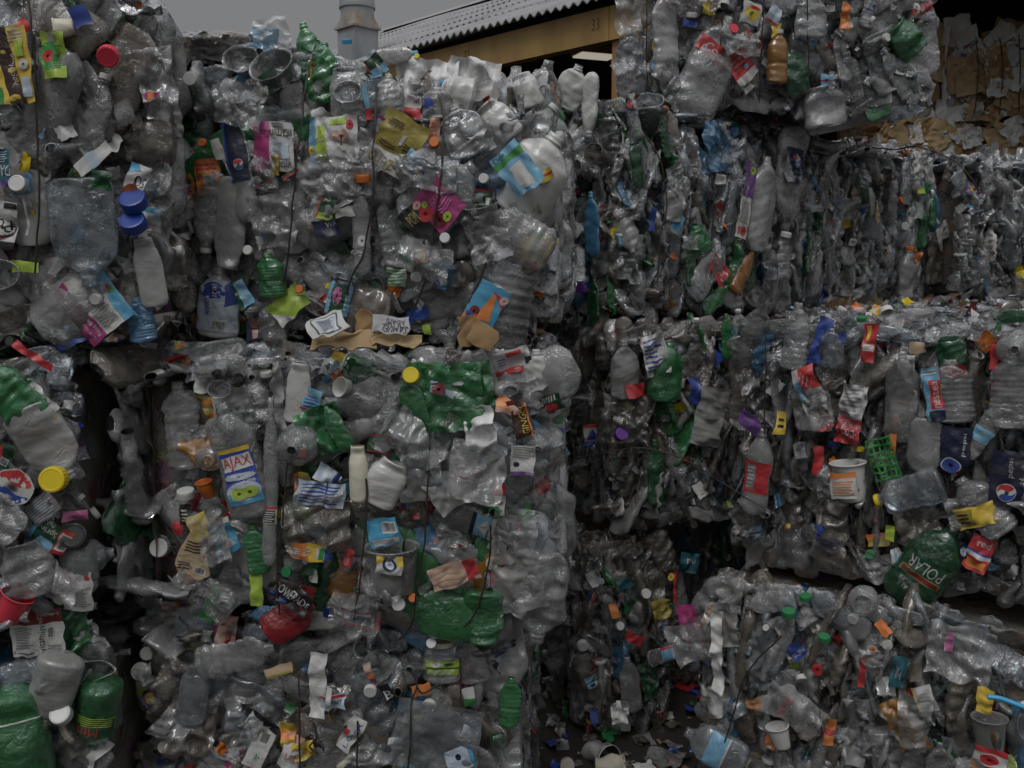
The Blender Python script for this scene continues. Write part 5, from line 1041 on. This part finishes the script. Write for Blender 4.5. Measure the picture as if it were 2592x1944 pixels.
S(bI2, 2325, 878, 28, 38, 6, 'tan'); K(bI2, 2183, 812, 24, 'greenh', end=False); B(bI2, 'water', 2565, 800, 90, 36, 95, 'dgreen', crumple=.6); B(bI2, 'jar', 2410, 885, 70, 70, 10, 'dgreen', flat=.6); S(bI2, 2300, 925, 56, 42, 8, 'wh', cr=1.6); S(bI2, 2295, 990, 56, 38, -8, 'wh', ('r', 0, 0, 1, .08, 'org')); S(bI2, 2270, 1090, 100, 15, -2, 'org', cr=.2, bend=.1); S(bI2, 2080, 1160, 74, 24, -4, 'red', bend=.4)
B(bI2, 'big', 2572, 880, 150, 90, 0, 'clear', end=True, flat=.9, crumple=.3); B(bI2, 'juice', 2560, 985, 190, 95, 2, 'clear', crumple=.4, rib=.04); S(bI2, 2030, 860, 12, 36, 20, 'lb'); B(bI2, 'juice', 2020, 850, 170, 66, -4, 'clear', flat=.5, crumple=.5); S(bI2, 1985, 1065, 54, 26, -4, 'ye', ('ln', .2, .2, .8, .8, 2, 'bk')); S(bI2, 2520, 900, 60, 22, 0, 'red'); B(bI2, 'water', 2500, 1080, 180, 50, -30, 'clear', d=('lb', ('t', 'Spring', .3, .2, .6, .8, 90, 'wh')), lr=(.3, .5)); S(bI2, 2525, 960, 60, 20, 0, 'mag')
B(bI2, 'big', 2345, 1130, 160, 80, 180, 'clear', crumple=.4); B(bI2, 'big', 2290, 1000, 230, 80, 0, 'clear', crumple=.5); F(bI2, 2110, 1340, 160, 80, 0, 'dusty', 1.5); F(bI2, 2330, 1330, 130, 100, 20, 'dusty', 1.5); S(bI2, 2273, 1400, 38, 24, 14, 'wh', ('r', .3, 0, .5, 1, 'lb')); K(bI2, 2210, 1395, 24, 'greenh'); S(bI2, 2260, 1340, 40, 22, 0, 'lime'); S(bI2, 2090, 1355, 66, 30, 0, 'blue', cr=1)
# --- K
S(bK, 1825, 1640, 215, 26, 4, 'wh', cr=1.6, out=.045, label='torn strip of white paper'); F(bK, 1855, 1500, 90, 60, 0, 'clear', 1.4, .04); F(bK, 1840, 1580, 110, 60, 5, 'frost', .8); S(bK, 1750, 1585, 115, 48, 20, 'mag', cr=.6); B(bK, 'water', 1758, 1625, 100, 30, 185, 'clear', 'sky'); S(bK, 1795, 1555, 66, 18, -24, 'wh', ('ln', .1, 0, .6, 1, 6, 'org'))
U(bK, 1982, 1845, 60, 58, 14, 'white', tilt=.2, out=.05, cr=.3); S(bK, 1957, 1858, 54, 28, -8, 'org', ('r', .1, .05, .7, .2, 'wh'), out=.04); S(bK, 2020, 1640, 48, 38, -34, 'blue', ('t', 'SUN', .5, .1, .8, .9, 90, 'wh')); hero(bK, 'sheet', 2074, 1682, 30, 24, 10, design=[('e', .5, .5, .5, .5, 'red')], crumple=.2, out=.04)
for x, y, w_ in ((2000, 1552, 34), (2090, 1612, 30), (2040, 1515, 28)): K(bK, x, y, w_, 'greenh', end=False, tilt=.2)
S(bK, 2278, 1690, 84, 36, -10, 'teal', ('t', 'WA', .3, .2, .7, .7, 80, 'pb')); S(bK, 2187, 1690, 80, 18, -4, 'red'); S(bK, 2342, 1755, 66, 48, 22, 'wh', ('r', 0, 0, .1, 1, 'ye'), ('ln', .2, .1, .9, .9, 6, 'silver')); U(bK, 2505, 1845, 100, 84, 4, 'frost', tilt=.1, out=.03); S(bK, 2505, 1875, 46, 74, -4, 'wh', ('r', 0, .7, 1, 1, 'red'), ('e', .5, .35, .3, .3, 'red'), out=.09)
S(bK, 2520, 1920, 62, 96, 22, 'org', ('r', .5, 0, 1, 1, 'lime'), ('e', .6, .6, .2, .2, 'red'), out=.05); S(bK, 2490, 1755, 70, 36, -4, 'ye', cr=.8); F(bK, 2430, 1640, 140, 150, -5, 'clear', 1.0, .04); S(bK, 2405, 1610, 54, 18, 0, 'silver', ('r', .1, .68, .9, .98, 'pink'), ('r', .1, .35, .9, .65, 'pink'), ('r', .1, .02, .9, .32, 'pink'), out=.05); B(bK, 'jug', 1810, 1890, 160, 110, 70, 'blueclear', flat=.5, crumple=.4, d=('lb', ('r', .0, .0, 1, .1, 'wh')), lr=(.3, .6)); S(bK, 2103, 1838, 74, 26, -4, 'org', ('r', 0, .4, 1, .6, 'red')); B(bK, 'soda', 1865, 1925, 80, 26, 4, 'green'); F(bK, 2290, 1820, 130, 70, 30, 'amber', 1); S(bK, 1915, 1770, 34, 44, 4, 'tan', ('ln', 0, 0, 1, 1, 4, 'org')); S(bK, 1990, 1780, 60, 22, -30, 'red'); hero(bK, 'sheet', 2212, 1632, 24, 24, 0, design=[('e', .5, .5, .5, .5, 'wh'), ('e', .6, .4, .3, .36, 'org')], crumple=.2, out=.04); B(bK, 'jar', 2185, 1520, 60, 70, 0, 'clear', end=True, flat=.9)
# --- J
S(bJ, 1432, 1815, 105, 28, -5, 'gn', ('t', 'Apple', .2, .5, .7, .95, 90, 'wh'), ('e', .5, .2, .4, .15, 'red'), face='left', bend=.3); S(bJ, 1690, 1475, 82, 32, -4, 'bk', ('r', .7, 0, .95, 1, 'red'), ('e', .5, .8, .3, .1, 'ye')); S(bJ, 1748, 1428, 54, 54, -10, 'teal', ('t', 'niu', .3, .5, .8, .8, 60, 'wh')); S(bJ, 1660, 1530, 50, 46, 8, 'gold', cr=.9); K(bJ, 1620, 1490, 24, 'white'); K(bJ, 1555, 1570, 20, 'white'); S(bJ, 1545, 1535, 36, 18, 10, 'org'); S(bJ, 1570, 1465, 30, 36, 30, 'teal'); B(bJ, 'water', 1685, 1645, 120, 42, -80, 'clear', d=('lb', ('r', 0, .0, .1, 1, 'red'), ('r', .9, 0, 1, 1, 'red')), lr=(.3, .6)); S(bJ, 1590, 1600, 26, 50, -30, 'red'); F(bJ, 1560, 1790, 60, 40, 0, 'whitefilm'); B(bJ, 'soda', 1585, 1720, 150, 56, 5, 'clear'); S(bJ, 1500, 1810, 36, 20, 4, 'blue')

# --- baling wires
for b, lst in ((bA, [[(80, -30), (100, 60), (114, 180), (117, 260), (121, 400), (124, 470), (116, 620), (108, 690)]]),
               (bB, [[(780, 100), (778, 200), (776, 330), (768, 430), (756, 560), (745, 640), (728, 720)], [(948, 215), (958, 300), (957, 400), (961, 480), (950, 560), (934, 640), (905, 700), (888, 745)], [(1105, 235), (1123, 300), (1126, 380), (1122, 480), (1108, 560), (1100, 640), (1085, 710), (1045, 800)], [(1258, 480), (1252, 560), (1240, 640), (1222, 700), (1192, 765)]]),
               (bC, [[(742, 1150), (735, 1270), (720, 1380), (714, 1480), (716, 1545)], [(938, 1200), (936, 1330), (926, 1430), (914, 1500), (905, 1560)], [(1094, 1085), (1092, 1200), (1084, 1310), (1075, 1410), (1060, 1490), (1046, 1570), (1010, 1620)], [(1245, 1320), (1240, 1400), (1226, 1480), (1200, 1550), (1172, 1590)]]),
               (bD, [[(1036, 1652), (1050, 1690), (1060, 1722), (1048, 1760), (1046, 1850), (1038, 1950)], [(768, 1690), (772, 1800), (776, 1950)], [(914, 1800), (916, 1950)], [(1060, 1722), (1078, 1738), (1118, 1716)], [(640, 1800), (655, 1850), (672, 1895)], [(805, 1805), (815, 1840), (800, 1860), (822, 1880)], [(1165, 1660), (1170, 1750), (1172, 1800)]]),
               (bG, [[(1637, -20), (1637, 100), (1640, 235)], [(1816, 40), (1811, 130), (1822, 220), (1828, 262)], [(1916, -20), (1911, 130), (1917, 262)], [(2022, -20), (2025, 110), (2031, 195)]]),
               (bH1, [[(1652, 340), (1665, 420), (1668, 520), (1655, 600), (1650, 720)], [(1778, 400), (1780, 500), (1772, 640)]]), (bI2, [[(1942, 840), (1945, 950), (1942, 1090)], [(2092, 830), (2088, 900)]]),
               (bK, [[(1985, 1600), (1900, 1690), (1862, 1800), (1840, 1870), (1815, 1950)], [(2080, 1700), (2082, 1790), (2090, 1850)]]), (bJ, [[(1335, 1640), (1345, 1780), (1352, 1860), (1400, 1905)]])):
    for pts in lst: b.wire(pts)

# --- loose things
def at_y(px, py, Y): d = ray(px, py); return np.array([0, 0, CAMZ]) + d*(Y/d[1])
def loose(name, me, label, cat, group=None, M=None):
    return tag(link(name, me, None, M), label, cat, group)
pts = [at_y(*p) for p in ((1425, 1172, 3.02), (1500, 1150, 2.98), (1600, 1136, 2.95), (1680, 1143, 2.92), (1750, 1172, 2.90), (1850, 1235, 2.86), (1990, 1320, 2.77), (2130, 1370, 2.69), (2240, 1420, 2.62), (2335, 1456, 2.57))]
loose('loose_wire', tube_mesh('loose_wire', pts, .0019, M['wire']), 'loose dark steel wire arching across the bales with the ginger ale bottle', 'wire')
pts = [at_y(*p) for p in ((2210, 372, 4.2), (2260, 378, 4.05), (2320, 372, 3.95), (2400, 398, 3.9), (2450, 440, 3.85), (2480, 490, 3.83))]
loose('loose_wire', tube_mesh('loose_wire', pts, .003, M['wire']), 'rusty loose wire trailing over the hindmost bale towards the cardboard bales', 'wire')
pts = [at_y(*p) for p in ((2500, 1764, 2.33), (2530, 1768, 2.32), (2565, 1780, 2.3), (2610, 1798, 2.28))]
loose('plastic_tube', tube_mesh('plastic_tube', pts, .007, M['sky'], nt=10, wob=.001), 'thin bright blue plastic tube poking out beside the yellow scrap', 'tube')
def card(name, px, py, L, W, rot, Y, mat, label, design=None, cr=.5, th=True, tiltf=.5, rag=.01):
    _hs[0] += 1; k = Y/FPX; s = Sheet(W*k, L*k, _hs[0], cr, 0, rag)
    P = at_y(px, py, Y); a = math.radians(rot); u = unit([0, tiltf, 1]); r = np.array([1.0, 0, 0]); n = np.cross(u, r)*-1
    n = unit(np.cross(r, u))
    if n[1] > 0: n = -n
    l = math.cos(a)*u - math.sin(a)*r; x = np.cross(n, l)
    Mw = Matrix(((x[0], n[0], l[0], P[0]), (x[1], n[1], l[1], P[1]), (x[2], n[2], l[2], P[2]), (0, 0, 0, 1)))
    f = s.front(); nx, ny = 22, 16
    y, x_ = np.meshgrid(np.linspace(0, s.h, ny), np.linspace(0, s.w, nx), indexing='ij')
    A = f(x_.ravel(), y.ravel(), 0); Bk = A - [0, .004, 0]; q = grid_quads(ny, nx); m = MB(); m.add(A, q); m.add(Bk, q[:, ::-1])
    rim = [i for i in range(nx)] + [nx-1+nx*j for j in range(1, ny)] + [nx*(ny-1)+i for i in range(nx-2, -1, -1)] + [nx*j for j in range(ny-2, 0, -1)]
    m.add(np.concatenate([A[rim], Bk[rim]]), [(i, (i+1) % len(rim), (i+1) % len(rim)+len(rim), i+len(rim)) for i in range(len(rim))])
    o = loose(name, m.mesh(name, [M[mat]]), label, 'cardboard', 'torn cardboard between the bales', Mw)
    if design: link('print', label_mesh('print', s.w, s.h, design, lambda x, y, off: f(x, y, off+.001)), o)
card('cardboard_piece', 862, 858, 66, 160, -6, 2.26, 'kraftl', 'torn brown cardboard sheet beneath the white barcoded flap', tiltf=1.2, rag=.022)
card('cardboard_piece', 1008, 860, 54, 116, -16, 2.25, 'kraftl', 'torn brown cardboard strip beneath the flap with dark upside down lettering', tiltf=.9, rag=.018)
card('cardboard_piece', 828, 822, 62, 92, 22, 2.22, 'paper', 'white carton flap printed with a barcode in a navy frame', [('r', .16, .12, .86, .88, 'navy'), ('r', .2, .17, .82, .83, 'wh'), ('r', .26, .24, .76, .76, 'pb'), ('ln', .3, .26, .72, .74, 9, 'navy')], .25, tiltf=.6)
card('cardboard_piece', 985, 822, 52, 92, -6, 2.24, 'greypaper', 'greyish carton flap with dark upside down lettering', [('t', 'SAMUEL', .3, .1, .96, .5, 180, 'navy'), ('t', 'ADAMS', .35, .52, .9, .88, 180, 'navy')], .3, tiltf=.3)
card('cardboard_piece', 925, 815, 52, 50, 10, 2.30, 'kraft', 'dark brown folded cardboard corner between the two printed flaps', tiltf=.3)
card('cardboard_piece', 1185, 835, 80, 50, 8, 2.27, 'kraft', 'upright brown cardboard edge left of the big juice bottle base', tiltf=.2)
card('cardboard_piece', 1222, 850, 62, 66, -25, 2.26, 'kraft', 'brown cardboard piece tucked under the big juice bottle', tiltf=.4)

# --- bales of paper inside the shed and litter on the yard
class PaperBale(Bale):
    def paper(s, face, N, sc=1.0):
        rg = s.rg; Wd = s.W if face in ('front', 'top') else s.dep; Hh = s.dep if face == 'top' else s.zt-s.z0
        for _ in range(N):
            a, b = rg.uniform(.0, Wd), rg.uniform(.0, Hh)
            P, n, r, u = s.surf(face, a, b, rg.uniform(-.012, .016))
            k = rg.random(); m = 'kraftl' if k < .30 else 'kraft' if k < .42 else 'paper' if k < .60 else 'greypaper' if k < .72 else None
            Mw = s.frame(P, n, r, u, rg.uniform(0, 360), rg.normal()*.1, False, (rg.uniform(.4, .9) if rg.random() < .7 else rg.uniform(.9, 1.5))*sc, False, rg.normal()*.1)
            if m: s.part('paper_sheet' if m in ('paper', 'greypaper') else 'cardboard_sheet', CARD[rg.integers(12)], Mw, M[m])
            else: s.part('printed_sheet', SCRAP[rg.integers(len(SCRAP))], Mw)
    def finish(s):
        s.mats = [M['papercore']]; s.core(.05)
        tag(link('packed_paper', s.mb.mesh('packed_paper', s.mats), s.root), kind='stuff')
PL = 7.5
pz = lambda py: z_at(py, PL)
pl = (x_at(2392, PL, 3.2), PL); bL = PaperBale(pl, along(pl, -8, 1.5), pz(292), pz(85), 1.0, 'upper bale of brown cardboard and white paper inside the dark shed', 21, 'paper bale', group='bales of waste paper', name='paper_bale')
pm = (x_at(2240, PL-.05, 2.7), PL-.05); bM = PaperBale(pm, along(pm, -6, 2.0), pz(420), pz(310), 1.0, 'lower bale of cardboard under the brown and white paper bale', 22, 'paper bale', group='bales of waste paper', name='paper_bale')
pn = (x_at(2225, PL+.5, 3), PL+.5); bN = PaperBale(pn, along(pn, 4, .42), pz(330), pz(205), 1.0, 'slumped stack of brown cardboard in the gap beside the paper bale', 23, 'paper bale', group='bales of waste paper', name='paper_bale')
bL.paper('front', 170); bL.paper('left', 30); bL.paper('top', 24); bM.paper('front', 100); bM.paper('top', 60); bN.paper('front', 60); bN.paper('top', 12)
pq = (x_at(2150, PL-.2, 2), PL-.2); bQ = PaperBale(pq, along(pq, -4, 2.4), .0, pz(420)-.01, 1.1, 'cardboard bale at the bottom of the stack inside the shed', 24, 'paper bale', group='bales of waste paper', name='paper_bale'); bQ.paper('front', 30)
for pts in ([(2470, 92), (2473, 180), (2468, 285)], [(2530, 88), (2534, 180), (2532, 288)], [(2578, 88), (2577, 180), (2580, 285)]): bL.wire(pts, .004, .03)
for b in (bL, bM, bN, bQ): b.finish()
lg = np.random.default_rng(5)
def litter(px, py, Y, what, mat, label, cat, sc=1.0, rot=0):
    P = at_y(px, py, Y); P[2] = max(.02, P[2])
    Mw = Matrix.Translation(Vector((P[0], P[1], .025))) @ Matrix.Rotation(math.radians(rot), 4, 'Z') @ Matrix.Rotation(math.radians(78), 4, 'X') @ Matrix.Scale(sc, 4)
    o = link(what[0], what[1], None, Mw)
    if mat: setmat(o, M[mat])
    tag(o, label, cat, 'litter on the yard floor')
litter(1520, 1912, 3.02, ('plastic_cup', CUP[1][0]), 'milk', 'white crushed cup lying on the ground by the black gap', 'cup', 1.0, 30)
litter(1545, 1925, 2.95, ('plastic_bowl', CUP[3][0]), 'cream', 'cream coloured flattened bowl lying on the ground next to the white cup', 'bowl', 1.0, 80)
litter(1640, 1935, 2.9, ('paper_scrap', FILM[3][0]), 'paper', 'crumpled white paper scrap on the ground next to the red wrapper', 'paper', .7, 10)
litter(1655, 1945, 2.84, ('wrapper', SCRAP[4]), None, 'small printed wrapper on the ground in front of the white paper scrap', 'wrapper', 1.3, -20)
litter(1435, 1932, 2.95, ('bottle_top', CAP), 'cream', 'dirty cap lying on the concrete below the narrow ground bale', 'bottle top', 1.6, 0)
litter(1690, 1915, 3.0, ('plastic_film_scrap', FILM[6][0]), 'clear', 'clear film scrap lying on the ground by the right hand bale foot', 'film', .8, 50)

# small torn bits strewn over the yard floor between the stacks: nobody could count them
gl = MB(); gpal = ('clear', 'clear', 'clear', 'paper', 'dusty', 'dusty', 'kraft', 'blue', 'red', 'greenh', 'frost', 'black')
for _ in range(420):
    X, Y = lg.uniform(-.1, 1.0), lg.uniform(2.2, 4.0); V, Q = FILM[lg.integers(10)][2]
    a = lg.uniform(0, 6.28); k = lg.uniform(.1, .42); R = np.array(Matrix.Rotation(a, 3, 'Z') @ Matrix.Rotation(1.57 + lg.normal()*.25, 3, 'X'))
    W = (V*k) @ R.T; W[:, 2] += .004 - min(0, W[:, 2].min()); gl.add(W + [X, Y, 0], Q, mi=lg.integers(len(gpal)))
tag(link('ground_litter', gl.mesh('ground_litter', [M[k] for k in gpal])), 'torn plastic bits and paper flakes strewn on the dark yard floor', 'litter', kind='stuff')
# ------------------------------------------------------------------ fill
for b, mode in ((bA, 'flat'), (bE, 'flat'), (bF, 'flat'), (bB, 'flat'), (bC, 'flat'), (bD, 'flat'), (bG, 'flat')):
    a0 = max(0, b.W-.62) if b in (bA, bE, bF) else 0
    b.fill('front', mode, 1.05, amin=a0, scale=.92); b.deep('front', mode, 1.1)
for b in (bH1, bH2, bH3, bI1, bI2, bJ, bJ2, bK):
    b.fill('front', 'edge' if b not in (bK,) else 'flat', 1.0, scale=.62 if b is not bK else .74); b.deep('front', 'edge', 1.1)
for b in (bH1, bI1, bJ): b.fill('left', 'edge', 1.0, scale=.66, labels=.15, caps=.2); b.deep('left', 'edge', .8)
bC.fill('left', 'flat', .8); bB.deep('left', 'flat', .8); bB.chips('left')
_t = bA.tone; bA.tone = (('clear', .5), ('dusty', .5)); bA.deep('right', 'edge', .6, .12); bA.tone = _t
for b in (bB, bC, bD): b.deep('right', 'edge', .9); b.chips('right', .6)
bI4.fill('front', 'edge', .4, parts=False)
for b in (bB, bC, bH1, bH2, bH3, bI2, bI4, bE): b.fill('top', 'flat', .9)
for b in (bD, bF, bI1, bG): b.fill('top', 'flat', .6, parts=False)
for b in (bA, bB, bC, bD, bE, bF, bG, bH1, bH2, bH3, bI1, bI2, bJ, bJ2, bK): b.chips('front')
for b in (bC, bB, bI2, bI4, bH1, bH2): b.chips('top', .8)
for b in (bH1, bI1, bJ): b.chips('left', .8)
for b in bR: b.deep('front', 'edge', .8); b.chips('front', .4); b.finish()
for b in (bB, bC, bD, bE, bG, bH1, bI2, bK): b.veil(.15)
for b in (bA, bB, bC, bD, bE, bF, bG, bH1, bH2, bH3, bI1, bI2, bI4, bJ, bJ2, bK): b.finish()
